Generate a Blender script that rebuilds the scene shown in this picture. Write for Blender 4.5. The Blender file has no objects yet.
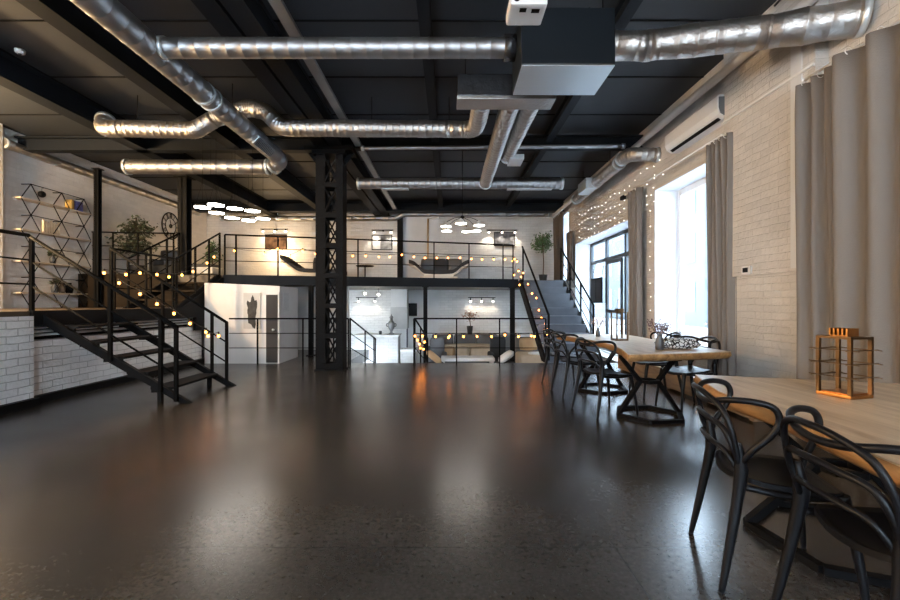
import bpy, bmesh, math, random
from mathutils import Vector, Matrix, noise
rnd = random.Random(7)
PI = math.pi
C = bpy.context.scene.collection
F, VX, VY, CZ = 425.0, 449.0, 303.0, 1.25        # focal length in pixels, vanishing point, camera height
def at(px, py, D): return Vector(((px-VX)*D/F, D, CZ-(py-VY)*D/F))
def onz(px, py, z): return at(px, py, F*(CZ-z)/(py-VY))
def onx(px, py, X): return at(px, py, F*X/(px-VX))

# ------------------------------------------------------------------ materials
def mat(name, col, rough=0.5, metal=0.0, spec=0.5, bump=0.0, bscale=20.0, var=0.0, vscale=3.0, emit=None, estr=0.0, coat=0.0, rvar=0.0):
    m = bpy.data.materials.new(name); m.use_nodes = True
    nt = m.node_tree; b = nt.nodes['Principled BSDF']
    b.inputs['Base Color'].default_value = (*col, 1)
    b.inputs['Roughness'].default_value = rough
    b.inputs['Metallic'].default_value = metal
    b.inputs['Specular IOR Level'].default_value = spec
    b.inputs['Coat Weight'].default_value = coat
    tc = nt.nodes.new('ShaderNodeTexCoord')
    if var or rvar:
        n = nt.nodes.new('ShaderNodeTexNoise'); n.inputs['Scale'].default_value = vscale; n.inputs['Detail'].default_value = 2
        nt.links.new(tc.outputs['Object'], n.inputs['Vector'])
        if var:
            r = nt.nodes.new('ShaderNodeValToRGB')
            r.color_ramp.elements[0].position = .3; r.color_ramp.elements[1].position = .7
            r.color_ramp.elements[0].color = (*[c*(1-var) for c in col], 1)
            r.color_ramp.elements[1].color = (*[min(1, c*(1+var)) for c in col], 1)
            nt.links.new(n.outputs['Fac'], r.inputs['Fac']); nt.links.new(r.outputs['Color'], b.inputs['Base Color'])
        if rvar:
            mr = nt.nodes.new('ShaderNodeMapRange'); mr.inputs['From Min'].default_value = .3; mr.inputs['From Max'].default_value = .7
            mr.inputs['To Min'].default_value = max(.02, rough-rvar); mr.inputs['To Max'].default_value = rough+rvar
            nt.links.new(n.outputs['Fac'], mr.inputs['Value']); nt.links.new(mr.outputs['Result'], b.inputs['Roughness'])
    if bump:
        n2 = nt.nodes.new('ShaderNodeTexNoise'); n2.inputs['Scale'].default_value = bscale; n2.inputs['Detail'].default_value = 4
        nt.links.new(tc.outputs['Object'], n2.inputs['Vector'])
        bp = nt.nodes.new('ShaderNodeBump'); bp.inputs['Strength'].default_value = bump; bp.inputs['Distance'].default_value = .02
        nt.links.new(n2.outputs['Fac'], bp.inputs['Height']); nt.links.new(bp.outputs['Normal'], b.inputs['Normal'])
    if emit:
        b.inputs['Emission Color'].default_value = (*emit, 1); b.inputs['Emission Strength'].default_value = estr
    return m

def brick(name, axis, col, bw=.25, bh=.078, bump=.6, mort=.78, rough=.55, patch=.12):
    """painted brick; axis 'x' for a wall that runs along x, 'y' for one along y"""
    m = bpy.data.materials.new(name); m.use_nodes = True
    nt = m.node_tree; N = nt.nodes.new; L = nt.links.new
    b = nt.nodes['Principled BSDF']; b.inputs['Roughness'].default_value = rough
    g = N('ShaderNodeNewGeometry'); sp = N('ShaderNodeSeparateXYZ'); cb = N('ShaderNodeCombineXYZ')
    L(g.outputs['Position'], sp.inputs[0]); L(sp.outputs['X' if axis == 'x' else 'Y'], cb.inputs['X']); L(sp.outputs['Z'], cb.inputs['Y'])
    wn = N('ShaderNodeTexNoise'); wn.inputs['Scale'].default_value = 4; L(g.outputs['Position'], wn.inputs['Vector'])
    wm = N('ShaderNodeVectorMath'); wm.operation = 'MULTIPLY_ADD'; wm.inputs[1].default_value = (.03, .03, 0); L(wn.outputs['Color'], wm.inputs[0]); L(cb.outputs[0], wm.inputs[2])
    t = N('ShaderNodeTexBrick'); L(wm.outputs[0], t.inputs['Vector'])
    t.inputs['Scale'].default_value = 1; t.inputs['Brick Width'].default_value = bw; t.inputs['Row Height'].default_value = bh
    t.inputs['Mortar Size'].default_value = .006; t.inputs['Mortar Smooth'].default_value = .6; t.inputs['Bias'].default_value = -.2
    t.inputs['Color1'].default_value = (*col, 1); t.inputs['Color2'].default_value = (*[c*.9 for c in col], 1); t.inputs['Mortar'].default_value = (*[c*mort for c in col], 1)
    n = N('ShaderNodeTexNoise'); n.inputs['Scale'].default_value = 1.3; n.inputs['Detail'].default_value = 6; L(g.outputs['Position'], n.inputs['Vector'])
    mr = N('ShaderNodeMapRange'); mr.inputs['From Min'].default_value = .3; mr.inputs['From Max'].default_value = .7; mr.inputs['To Min'].default_value = 1-patch; mr.inputs['To Max'].default_value = 1
    L(n.outputs['Fac'], mr.inputs['Value'])
    mx = N('ShaderNodeMix'); mx.data_type = 'RGBA'; mx.blend_type = 'MULTIPLY'; mx.inputs['Factor'].default_value = 1
    L(t.outputs['Color'], mx.inputs['A']); L(mr.outputs['Result'], mx.inputs['B']); L(mx.outputs['Result'], b.inputs['Base Color'])
    n2 = N('ShaderNodeTexNoise'); n2.inputs['Scale'].default_value = 22; n2.inputs['Detail'].default_value = 5; L(g.outputs['Position'], n2.inputs['Vector'])
    ma = N('ShaderNodeMath'); ma.operation = 'MULTIPLY_ADD'; ma.inputs[1].default_value = -1.0; L(t.outputs['Fac'], ma.inputs[0]); L(n2.outputs['Fac'], ma.inputs[2])
    bp = N('ShaderNodeBump'); bp.inputs['Strength'].default_value = bump; bp.inputs['Distance'].default_value = .02
    L(ma.outputs[0], bp.inputs['Height']); L(bp.outputs['Normal'], b.inputs['Normal'])
    return m

def floor_mat():
    m = bpy.data.materials.new('polished_concrete'); m.use_nodes = True
    nt = m.node_tree; N = nt.nodes.new; L = nt.links.new
    b = nt.nodes['Principled BSDF']; g = N('ShaderNodeNewGeometry')
    n = N('ShaderNodeTexNoise'); n.inputs['Scale'].default_value = 1.1; n.inputs['Detail'].default_value = 2; L(g.outputs['Position'], n.inputs['Vector'])
    r = N('ShaderNodeValToRGB'); r.color_ramp.elements[0].position = .3; r.color_ramp.elements[1].position = .75
    r.color_ramp.elements[0].color = (.028, .0265, .025, 1); r.color_ramp.elements[1].color = (.058, .054, .050, 1); L(n.outputs['Fac'], r.inputs['Fac'])
    # saw-cut joints at x = .55 and y = 2.17, 6.4
    sp = N('ShaderNodeSeparateXYZ'); L(g.outputs['Position'], sp.inputs[0])
    prev = None
    for ax, v in (('Y', 2.17), ('Y', 6.3), ('X', .85)):
        s = N('ShaderNodeMath'); s.operation = 'SUBTRACT'; s.inputs[1].default_value = v; L(sp.outputs[ax], s.inputs[0])
        a = N('ShaderNodeMath'); a.operation = 'ABSOLUTE'; L(s.outputs[0], a.inputs[0])
        c = N('ShaderNodeMath'); c.operation = 'LESS_THAN'; c.inputs[1].default_value = .004; L(a.outputs[0], c.inputs[0])
        if prev:
            k = N('ShaderNodeMath'); k.operation = 'MAXIMUM'; L(prev.outputs[0], k.inputs[0]); L(c.outputs[0], k.inputs[1]); prev = k
        else: prev = c
    mx = N('ShaderNodeMix'); mx.data_type = 'RGBA'; L(prev.outputs[0], mx.inputs['Factor']); L(r.outputs['Color'], mx.inputs['A']); mx.inputs['B'].default_value = (.008, .008, .008, 1)
    nf = N('ShaderNodeTexNoise'); nf.inputs['Scale'].default_value = 38; nf.inputs['Detail'].default_value = 4; nf.inputs['Roughness'].default_value = .7; L(g.outputs['Position'], nf.inputs['Vector'])
    mf = N('ShaderNodeMapRange'); mf.inputs['From Min'].default_value = .3; mf.inputs['From Max'].default_value = .7; mf.inputs['To Min'].default_value = .55; mf.inputs['To Max'].default_value = 1.45; L(nf.outputs['Fac'], mf.inputs['Value'])
    m2 = N('ShaderNodeMix'); m2.data_type = 'RGBA'; m2.blend_type = 'MULTIPLY'; m2.inputs['Factor'].default_value = 1; L(mx.outputs['Result'], m2.inputs['A']); L(mf.outputs['Result'], m2.inputs['B'])
    L(m2.outputs['Result'], b.inputs['Base Color'])
    n3 = N('ShaderNodeTexNoise'); n3.inputs['Scale'].default_value = 1.7; n3.inputs['Detail'].default_value = 2; L(g.outputs['Position'], n3.inputs['Vector'])
    mr = N('ShaderNodeMapRange'); mr.inputs['From Min'].default_value = .3; mr.inputs['From Max'].default_value = .7; mr.inputs['To Min'].default_value = .23; mr.inputs['To Max'].default_value = .268
    L(n3.outputs['Fac'], mr.inputs['Value']); L(mr.outputs['Result'], b.inputs['Roughness'])
    n4 = N('ShaderNodeTexNoise'); n4.inputs['Scale'].default_value = 9; n4.inputs['Detail'].default_value = 3; L(g.outputs['Position'], n4.inputs['Vector'])
    pass
    return m

def wood_mat(name, c1, c2, axis='Y', rough=.45, scale=1.0):
    m = bpy.data.materials.new(name); m.use_nodes = True
    nt = m.node_tree; N = nt.nodes.new; L = nt.links.new; b = nt.nodes['Principled BSDF']; b.inputs['Roughness'].default_value = rough
    tc = N('ShaderNodeTexCoord'); mp = N('ShaderNodeMapping'); L(tc.outputs['Object'], mp.inputs['Vector'])
    mp.inputs['Scale'].default_value = {'Y': (9*scale, .9*scale, 9*scale), 'X': (.9*scale, 9*scale, 9*scale), 'Z': (9*scale, 9*scale, .9*scale)}[axis]
    n = N('ShaderNodeTexNoise'); n.inputs['Scale'].default_value = 1.6; n.inputs['Detail'].default_value = 9; n.inputs['Roughness'].default_value = .62; n.inputs['Distortion'].default_value = .7; L(mp.outputs[0], n.inputs['Vector'])
    r = N('ShaderNodeValToRGB'); r.color_ramp.elements[0].position = .32; r.color_ramp.elements[1].position = .62
    r.color_ramp.elements[0].color = (*c1, 1); r.color_ramp.elements[1].color = (*c2, 1); L(n.outputs['Fac'], r.inputs['Fac']); L(r.outputs['Color'], b.inputs['Base Color'])
    bp = N('ShaderNodeBump'); bp.inputs['Strength'].default_value = .15; bp.inputs['Distance'].default_value = .01; L(n.outputs['Fac'], bp.inputs['Height']); L(bp.outputs['Normal'], b.inputs['Normal'])
    return m

def glass_mat():
    m = bpy.data.materials.new('window_glass'); m.use_nodes = True
    nt = m.node_tree; N = nt.nodes.new; L = nt.links.new
    out = nt.nodes['Material Output']; nt.nodes.remove(nt.nodes['Principled BSDF'])
    t = N('ShaderNodeBsdfTransparent'); t.inputs['Color'].default_value = (.93, .97, 1, 1)
    gl = N('ShaderNodeBsdfGlossy'); gl.inputs['Roughness'].default_value = .02
    fr = N('ShaderNodeFresnel'); ge = N('ShaderNodeNewGeometry'); ma = N('ShaderNodeMath'); ma.operation = 'MULTIPLY_ADD'; ma.inputs[1].default_value = 1/1.4-1.4; ma.inputs[2].default_value = 1.4; L(ge.outputs['Backfacing'], ma.inputs[0]); L(ma.outputs[0], fr.inputs['IOR'])
    mx = N('ShaderNodeMixShader'); L(fr.outputs[0], mx.inputs[0]); L(t.outputs[0], mx.inputs[1]); L(gl.outputs[0], mx.inputs[2]); L(mx.outputs[0], out.inputs['Surface'])
    return m

def emis(name, col, s):
    m = bpy.data.materials.new(name); m.use_nodes = True
    nt = m.node_tree; nt.nodes.remove(nt.nodes['Principled BSDF'])
    e = nt.nodes.new('ShaderNodeEmission'); e.inputs['Color'].default_value = (*col, 1); e.inputs['Strength'].default_value = s
    nt.links.new(e.outputs[0], nt.nodes['Material Output'].inputs['Surface'])
    return m

def pattern_mat(name, c1, c2, scale=30.0):
    m = bpy.data.materials.new(name); m.use_nodes = True
    nt = m.node_tree; N = nt.nodes.new; L = nt.links.new; b = nt.nodes['Principled BSDF']; b.inputs['Roughness'].default_value = .8
    tc = N('ShaderNodeTexCoord'); v = N('ShaderNodeTexVoronoi'); v.inputs['Scale'].default_value = scale; v.feature = 'DISTANCE_TO_EDGE'; L(tc.outputs['Object'], v.inputs['Vector'])
    r = N('ShaderNodeValToRGB'); r.color_ramp.interpolation = 'CONSTANT'; r.color_ramp.elements[1].position = .12
    r.color_ramp.elements[0].color = (*c1, 1); r.color_ramp.elements[1].color = (*c2, 1); L(v.outputs['Distance'], r.inputs['Fac']); L(r.outputs['Color'], b.inputs['Base Color'])
    return m

M = dict(
    floor=floor_mat(),
    lowfloor=mat('lower_concrete', (.10, .095, .09), .5, var=.2),
    brick_y=brick('white_brick_right_warm_lit', 'y', (.66, .61, .555), bump=.55, mort=.93, patch=.2),  # white brick; beige is warm lamplight and shade mixed into the colour
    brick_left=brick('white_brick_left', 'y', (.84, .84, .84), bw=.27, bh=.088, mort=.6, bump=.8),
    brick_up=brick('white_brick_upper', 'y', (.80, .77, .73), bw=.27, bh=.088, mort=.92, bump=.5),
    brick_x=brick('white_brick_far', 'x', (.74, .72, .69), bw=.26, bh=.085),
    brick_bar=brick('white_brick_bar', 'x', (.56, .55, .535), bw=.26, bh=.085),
    plaster=mat('white_plaster', (.66, .65, .635), .6, bump=.15, bscale=12, var=.04),
    plaster_w=mat('reveal_paint', (.80, .82, .85), .55, bump=.1, bscale=15),
    ceil=mat('dark_ceiling_paint', (.019, .0225, .028), .6, bump=.1, bscale=5),
    steel=mat('dark_steel', (.006, .006, .0065), .6, spec=.1),
    beam=mat('painted_beam', (.007, .009, .012), .6, spec=.12),
    black=mat('black_steel', (.005, .005, .0055), .6, spec=.08),
    rail=mat('railing_steel', (.004, .004, .004), .6, spec=.04),
    platform=mat('platform_boards', (.06, .042, .026), .5, var=.2),
    riser=mat('brown_panel', (.016, .010, .005), .6, spec=.1, var=.3, vscale=2),
    blackplastic=mat('black_plastic', (.005, .005, .006), .38, spec=.18),
    duct=mat('galvanised_duct', (.36, .36, .365), .46, metal=1, bump=.04, bscale=14, var=.1, vscale=2),
    foil=mat('foil_duct', (.45, .43, .41), .42, metal=1, bump=.55, bscale=24, var=.1, vscale=3),
    sheet=mat('sheet_metal', (.60, .66, .70), .42, metal=.7),
    foilblack=mat('black_foil', (.02, .02, .022), .25, bump=.9, bscale=9),
    ahu=mat('dark_sheet_metal', (.018, .024, .031), .32, metal=.6, bump=.05),
    wood=wood_mat('light_oak', (.36, .24, .14), (.60, .47, .33), 'Y', .35),
    wood_edge=wood_mat('live_edge_bark', (.16, .075, .025), (.42, .22, .08), 'Y', .6),
    shelfwood=wood_mat('pale_shelf_wood', (.50, .40, .28), (.66, .56, .42), 'Y', .5),
    boardwood=wood_mat('bench_wood', (.16, .10, .055), (.30, .20, .12), 'Y', .5),
    curtain=mat('curtain_cloth', (.185, .162, .143), .85, bump=.15, bscale=90),
    curtain_d=mat('curtain_cloth_dark', (.12, .095, .075), .85, bump=.15, bscale=90),
    white=mat('white_plastic', (.72, .70, .67), .35),
    whitem=mat('white_lacquer', (.75, .74, .72), .3),
    pvc=mat('white_window_frame', (.78, .80, .83), .35),
    darkframe=mat('dark_door_frame', (.03, .04, .05), .4),
    glass=glass_mat(),
    copper=mat('brushed_copper', (.42, .19, .06), .34, metal=1, var=.3, vscale=5),
    brownmetal=mat('dark_bronze', (.14, .085, .045), .34, metal=1, var=.4),
    vase=mat('grey_vase', (.06, .065, .07), .4),
    dried=mat('dried_flowers', (.34, .20, .15), .8, var=.4, vscale=20),
    dried2=mat('dried_lavender', (.17, .12, .13), .8, var=.4, vscale=20),
    leaf=mat('green_leaf', (.07, .135, .04), .45, var=.45, vscale=8),
    leafd=mat('dark_leaf', (.05, .06, .03), .5, var=.4, vscale=8),
    trunk=mat('plant_trunk', (.12, .08, .05), .8),
    pot=mat('dark_pot', (.03, .028, .026), .5),
    cushion=mat('beige_linen', (.62, .50, .36), .9, bump=.2, bscale=60, var=.1),
    tan=mat('tan_linen', (.50, .33, .18), .9, bump=.2, bscale=60, var=.15),
    grey=mat('grey_fabric', (.13, .13, .135), .9, bump=.2, bscale=60),
    dgrey=mat('charcoal_fabric', (.035, .035, .037), .85, bump=.2, bscale=60),
    cream=mat('cream_lacquer', (.62, .54, .42), .4),
    blackboard=mat('black_panel', (.012, .012, .013), .5, spec=.1),
    poster=mat('poster_grey', (.50, .50, .49), .7, var=.08),
    figure=mat('print_black', (.03, .03, .03), .7, var=.5, vscale=14),
    pic1=mat('brown_print', (.05, .03, .02), .6, spec=.1, var=.8, vscale=5),
    pic2=mat('grey_print', (.22, .22, .22), .6, var=.9, vscale=4),
    pic3=mat('dark_print', (.10, .10, .11), .6, var=.95, vscale=5),
    picw=mat('white_print', (.66, .66, .65), .6),
    stairblue=mat('grey_stair_steel', (.075, .088, .11), .45, var=.15, vscale=3),
    bulb=emis('warm_bulb', (1.0, .29, .045), 7),
    fairy=emis('fairy_bulb', (1.0, .95, .88), 4),
    led=emis('led_panel', (1.0, .93, .84), 10),
    spot=emis('spot_bulb', (1.0, .90, .76), 12),
    cable=mat('black_cable', (.012, .012, .012), .6),
    bluebook=mat('blue_cover', (.10, .10, .30), .6, var=.5, vscale=25),
    yellow=mat('ochre_spine', (.62, .38, .10), .6),
    candle=mat('candle_wax', (.70, .58, .42), .5),
    pattern=pattern_mat('black_white_weave', (.02, .02, .02), (.70, .70, .68), 26),
    facade=mat('facade_render', (.045, .055, .065), .8),
    facadewin=mat('facade_window', (.04, .05, .06), .5),
    ground=mat('pavement', (.35, .35, .36), .9),
    notice=mat('paper', (.60, .60, .59), .7, var=.1, vscale=30),
    signred=mat('red_sign', (.55, .06, .05), .5),
)

# ------------------------------------------------------------------ mesh building
class MB:
    def __init__(s): s.bm = bmesh.new()
    def box(s, lo, hi, bev=0.0):
        lo, hi = Vector(lo), Vector(hi)
        c = (lo+hi)/2; d = hi-lo
        return s.obox(c, d, None, bev)
    def obox(s, c, d, rot=None, bev=0.0):
        mt = Matrix.Translation(Vector(c)) @ (rot.to_4x4() if rot else Matrix.Identity(4)) @ Matrix.Diagonal((d[0], d[1], d[2], 1))
        r = bmesh.ops.create_cube(s.bm, size=1, matrix=mt)
        if bev:
            es = list({e for v in r['verts'] for e in v.link_edges})
            bmesh.ops.bevel(s.bm, geom=es, offset=bev, segments=2, affect='EDGES', profile=.6)
        return s
    def bar(s, a, b, w, h, up=(0, 0, 1), bev=0.0):
        a, b = Vector(a), Vector(b); x = (b-a); L = x.length; x.normalize()
        u = Vector(up); y = u.cross(x)
        if y.length < 1e-4: y = Vector((0, 1, 0)).cross(x)
        y.normalize(); z = x.cross(y)
        return s.obox((a+b)/2, (L, w, h), Matrix((x, y, z)).transposed(), bev)
    def tube(s, pts, r, seg=8, closed=False, cap=True, ry=None):
        """round tube along pts; r a number or list; smooth"""
        pts = [Vector(p) for p in pts]; n = len(pts)
        rs = r if isinstance(r, (list, tuple)) else [r]*n
        tan = []
        for i in range(n):
            a = pts[(i-1) % n] if (closed or i > 0) else pts[i]; b = pts[(i+1) % n] if (closed or i < n-1) else pts[i]
            t = b-a; tan.append(t.normalized() if t.length > 1e-9 else Vector((0, 0, 1)))
        u = tan[0].orthogonal().normalized(); rings = []
        for i in range(n):
            if i:
                q = tan[i-1].rotation_difference(tan[i]); u = q @ u
            u = (u - tan[i]*u.dot(tan[i])).normalized(); v = tan[i].cross(u)
            rings.append([s.bm.verts.new(pts[i] + (u*math.cos(2*PI*k/seg) + v*math.sin(2*PI*k/seg))*rs[i]) for k in range(seg)])
        fs = []
        m = n if closed else n-1
        for i in range(m):
            A, B = rings[i], rings[(i+1) % n]
            for k in range(seg):
                try: fs.append(s.bm.faces.new((A[k], A[(k+1) % seg], B[(k+1) % seg], B[k])))
                except ValueError: pass
        for f in fs: f.smooth = True
        if cap and not closed:
            s.bm.faces.new(rings[0][::-1]); s.bm.faces.new(rings[-1])
        return s
    def cyl(s, a, b, r, seg=12, r2=None): return s.tube([a, b], [r, r if r2 is None else r2], seg)
    def lathe(s, c, prof, seg=16):
        c = Vector(c); rings = []
        for r, z in prof:
            rings.append([s.bm.verts.new(c+Vector((max(r, 1e-4)*math.cos(2*PI*k/seg), max(r, 1e-4)*math.sin(2*PI*k/seg), z))) for k in range(seg)])
        for A, B in zip(rings, rings[1:]):
            for k in range(seg):
                f = s.bm.faces.new((A[k], A[(k+1) % seg], B[(k+1) % seg], B[k])); f.smooth = True
        s.bm.faces.new(rings[0][::-1]); s.bm.faces.new(rings[-1])
        return s
    def ball(s, c, r, seg=8, sc=(1, 1, 1)):
        mt = Matrix.Translation(Vector(c)) @ Matrix.Diagonal((sc[0], sc[1], sc[2], 1))
        q = bmesh.ops.create_uvsphere(s.bm, u_segments=seg, v_segments=max(4, seg//2+1), radius=r, matrix=mt)
        for v in q['verts']:
            for f in v.link_faces: f.smooth = True
        return s
    def prism(s, poly, off, smooth=False):
        """closed polygon of 3D points extruded by vector off"""
        off = Vector(off); A = [s.bm.verts.new(Vector(p)) for p in poly]; B = [s.bm.verts.new(Vector(p)+off) for p in poly]
        s.bm.faces.new(A); s.bm.faces.new(B[::-1]); n = len(A)
        for k in range(n): s.bm.faces.new((A[k], B[k], B[(k+1) % n], A[(k+1) % n]))
        return s
    def grid(s, P, thick=None, smooth=True):
        """P[i][j] points -> sheet; thick = offset vector or function for a closed slab"""
        n, m = len(P), len(P[0])
        V = [[s.bm.verts.new(P[i][j]) for j in range(m)] for i in range(n)]
        for i in range(n-1):
            for j in range(m-1):
                f = s.bm.faces.new((V[i][j], V[i+1][j], V[i+1][j+1], V[i][j+1])); f.smooth = smooth
        if thick is not None:
            t = Vector(thick)
            W = [[s.bm.verts.new(Vector(P[i][j])+t) for j in range(m)] for i in range(n)]
            for i in range(n-1):
                for j in range(m-1):
                    f = s.bm.faces.new((W[i][j], W[i][j+1], W[i+1][j+1], W[i+1][j])); f.smooth = smooth
            bd = [(i, 0) for i in range(n)] + [(n-1, j) for j in range(1, m)] + [(i, m-1) for i in range(n-2, -1, -1)] + [(0, j) for j in range(m-2, 0, -1)]
            for a, b in zip(bd, bd[1:]+bd[:1]):
                try: s.bm.faces.new((V[a[0]][a[1]], V[b[0]][b[1]], W[b[0]][b[1]], W[a[0]][a[1]]))
                except ValueError: pass
        return s
    def leaf(s, c, d, L, w):
        d = Vector(d).normalized(); u = d.cross(Vector((rnd.uniform(-1, 1), rnd.uniform(-1, 1), rnd.uniform(-.2, 1)))).normalized()
        nrm = d.cross(u); c = Vector(c)
        a = s.bm.verts.new(c); b = s.bm.verts.new(c+d*L*.5+u*w*.5+nrm*w*.15); e = s.bm.verts.new(c+d*L); f = s.bm.verts.new(c+d*L*.5-u*w*.5+nrm*w*.15); g = s.bm.verts.new(c+d*L*.5)
        s.bm.faces.new((a, b, g)); s.bm.faces.new((b, e, g)); s.bm.faces.new((a, g, f)); s.bm.faces.new((g, e, f))
        return s
    def cushion(s, c, d, rot=None, puff=.5):
        """soft pillow of size d"""
        n = 8; P = {}
        for sgn in (1, -1):
            for i in range(n+1):
                for j in range(n+1):
                    x = i/n*2-1; y = j/n*2-1
                    e = max(0, (1-x**4)*(1-y**4))**.5
                    if sgn == -1 and e == 0: P[(sgn, i, j)] = P[(1, i, j)]; continue
                    pin = 1-.06*(x*x*y*y)*1.5
                    p = Vector((x*d[0]/2*pin, y*d[1]/2*pin, sgn*e*d[2]/2))
                    if rot: p = rot @ p
                    P[(sgn, i, j)] = s.bm.verts.new(Vector(c)+p)
        for sgn in (1, -1):
            for i in range(n):
                for j in range(n):
                    q = [P[(sgn, i, j)], P[(sgn, i+1, j)], P[(sgn, i+1, j+1)], P[(sgn, i, j+1)]]
                    if sgn < 0: q.reverse()
                    try: s.bm.faces.new(q).smooth = True
                    except ValueError: pass
        return s

def link(name, mb, m, parent=None):
    me = bpy.data.meshes.new(name); mb.bm.normal_update()
    bmesh.ops.recalc_face_normals(mb.bm, faces=mb.bm.faces[:])
    mb.bm.to_mesh(me); mb.bm.free()
    for mm in (m if isinstance(m, (list, tuple)) else [m]): me.materials.append(M[mm])
    o = bpy.data.objects.new(name, me); C.objects.link(o)
    if parent is not None: o.parent = parent
    return o
def world_origin(p):
    v = Vector((0, 0, 0))
    while p is not None:
        if p.type == 'EMPTY': v += p.location
        p = p.parent
    return v
WORLD = set()
def thing(name, label, cat, loc=(0, 0, 0), rotz=0.0, group=None, kind=None):
    o = bpy.data.objects.new(name, None); C.objects.link(o)
    o.location = loc; o.rotation_euler = (0, 0, rotz); o.empty_display_size = .1
    o['label'] = label; o['category'] = cat
    if group: o['group'] = group
    if kind: o['kind'] = kind
    return o
def kid(name, mb, m, parent):
    """a part whose mesh was drawn in world coordinates"""
    root = parent
    while root.parent is not None: root = root.parent
    bmesh.ops.translate(mb.bm, verts=mb.bm.verts[:], vec=-root.location)
    return link(name, mb, m, parent)
def solo(name, mb, m, label, cat, group=None):
    """a thing that is one mesh, its origin at its base"""
    vs = [v.co for v in mb.bm.verts]
    lo = Vector((min(v.x for v in vs), min(v.y for v in vs), min(v.z for v in vs))); hi = Vector((max(v.x for v in vs), max(v.y for v in vs), 0))
    c = Vector(((lo.x+hi.x)/2, (lo.y+hi.y)/2, lo.z))
    bmesh.ops.translate(mb.bm, verts=mb.bm.verts[:], vec=-c)
    o = link(name, mb, m); o.location = c; o['label'] = label; o['category'] = cat
    if group: o['group'] = group
    return o
def struct(name, mb, m, parent=None):
    o = link(name, mb, m, parent)
    if parent is None: o['kind'] = 'structure'
    return o
def copy_tree(o, loc=None, rotz=None, label=None, parent=None):
    c = o.copy(); C.objects.link(c); c.parent = parent
    if loc is not None: c.location = loc
    if rotz is not None: c.rotation_euler = (0, 0, rotz)
    if label: c['label'] = label
    for ch in list(o.children): copy_tree(ch, parent=c)
    return c
def smooth_path(P, n=8, closed=False):
    """Catmull-Rom through P"""
    P = [Vector(p) for p in P]; out = []; N = len(P)
    for i in range(N if closed else N-1):
        g = lambda k: P[k % N] if closed else P[min(max(k, 0), N-1)]
        p0, p1, p2, p3 = g(i-1), g(i), g(i+1), g(i+2)
        for k in range(n):
            t = k/n
            out.append(.5*((2*p1)+(p2-p0)*t+(2*p0-5*p1+4*p2-p3)*t*t+(3*p1-p0-3*p2+p3)*t**3))
    if not closed: out.append(P[-1])
    return out
def fillet(P, r, n=8):
    P = [Vector(p) for p in P]; out = [P[0]]
    for a, b, c in zip(P, P[1:], P[2:]):
        u = (a-b).normalized(); v = (c-b).normalized(); ang = u.angle(v)
        t = min(r/math.tan(ang/2), (a-b).length*.49, (c-b).length*.49)
        p, q = b+u*t, b+v*t
        for k in range(n+1):
            s_ = k/n; out.append(p*(1-s_)**2+b*2*s_*(1-s_)+q*s_*s_)
    out.append(P[-1]); return out
def resample(P, step):
    out = [P[0]]; 
    for a, b in zip(P, P[1:]):
        L = (b-a).length; n = max(1, int(L/step))
        for k in range(1, n+1): out.append(a.lerp(b, k/n))
    return out
def ductpath(mb, P, r, pitch=.14, ridge=.003, wob=0.0, fil=.3, seg=20):
    """a round duct with raised seams every pitch metres"""
    Q = resample(fillet(P, fil) if len(P) > 2 else [Vector(p) for p in P], pitch/2)
    pts, rs = [], []
    for i, p in enumerate(Q):
        w = r*(1+wob*(noise.noise(p*7)))
        if ridge and i % 2 and i+1 < len(Q):
            d = (Q[i+1]-Q[i-1]).normalized()*.009
            pts += [p-d, p-d*.5, p+d*.5, p+d]; rs += [w, w+ridge, w+ridge, w]
        else: pts.append(p); rs.append(w)
    return mb.tube(pts, rs, seg)
# ================================================================== SETTING
XR, XL, YF = 3.6, -8.1, 14.2          # right wall, left wall, far wall
LZ, DZ, PZ, HZ = -0.75, 1.88, 1.15, 4.45   # lower floor, mezzanine deck, platform, ceiling
def mezz_y(x): return 10.926+.26*x if x > -5.1 else 9.6+.1*(x+5.1)
def mez(px):
    k = (px-VX)/F; x = k*10.926/(1-.26*k); return Vector((x, mezz_y(x), DZ))
EDGE = 8.85
b = MB(); b.box((XL-.3, -4.3, -.25), (XR+.6, EDGE, 0)); b.box((XL-.3, EDGE, -.25), (-2.15, 11.4, 0))
struct('floor', b, 'floor')
b = MB(); b.box((-8.4, 11.4, LZ-.2), (4.1, YF+.3, LZ)); b.box((-2.15, EDGE, LZ-.2), (4.1, 11.4, LZ)); struct('floor_lower', b, 'lowfloor')
b = MB(); b.box((-2.15, EDGE-.02, LZ), (XR, EDGE-.021+.02, -.25)); struct('trim_1', b, 'steel')
b = MB(); b.box((XL-.3, -4.3, HZ), (XR+.6, YF+.3, HZ+.2)); struct('ceiling', b, 'ceil')
b = MB(); b.box((XL-.3, YF, LZ), (XR+.6, YF+.3, HZ)); struct('wall_far', b, 'brick_x')
b = MB(); b.box((-1.62, YF-.012, LZ), (-.35, YF, HZ-.3)); struct('wall_far_plaster', b, 'plaster')
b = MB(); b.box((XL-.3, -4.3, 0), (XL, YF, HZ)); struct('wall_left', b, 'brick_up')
b = MB(); b.box((XL, 6.9, PZ), (XL+.12, 7.6, HZ)); struct('trim_7', b, 'brick_up')
# half wall under the platform and the pillar at its near end
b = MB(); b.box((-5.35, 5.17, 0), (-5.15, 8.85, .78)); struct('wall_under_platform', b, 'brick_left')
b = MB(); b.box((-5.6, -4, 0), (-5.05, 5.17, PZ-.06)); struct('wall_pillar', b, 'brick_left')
b = MB(); b.box((-5.15, 5.17, 0), (-5.07, 8.85, .10)); b.box((-5.05, -4, 0), (-4.97, 5.17, .10)); struct('baseboard_left', b, 'steel')
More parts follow.
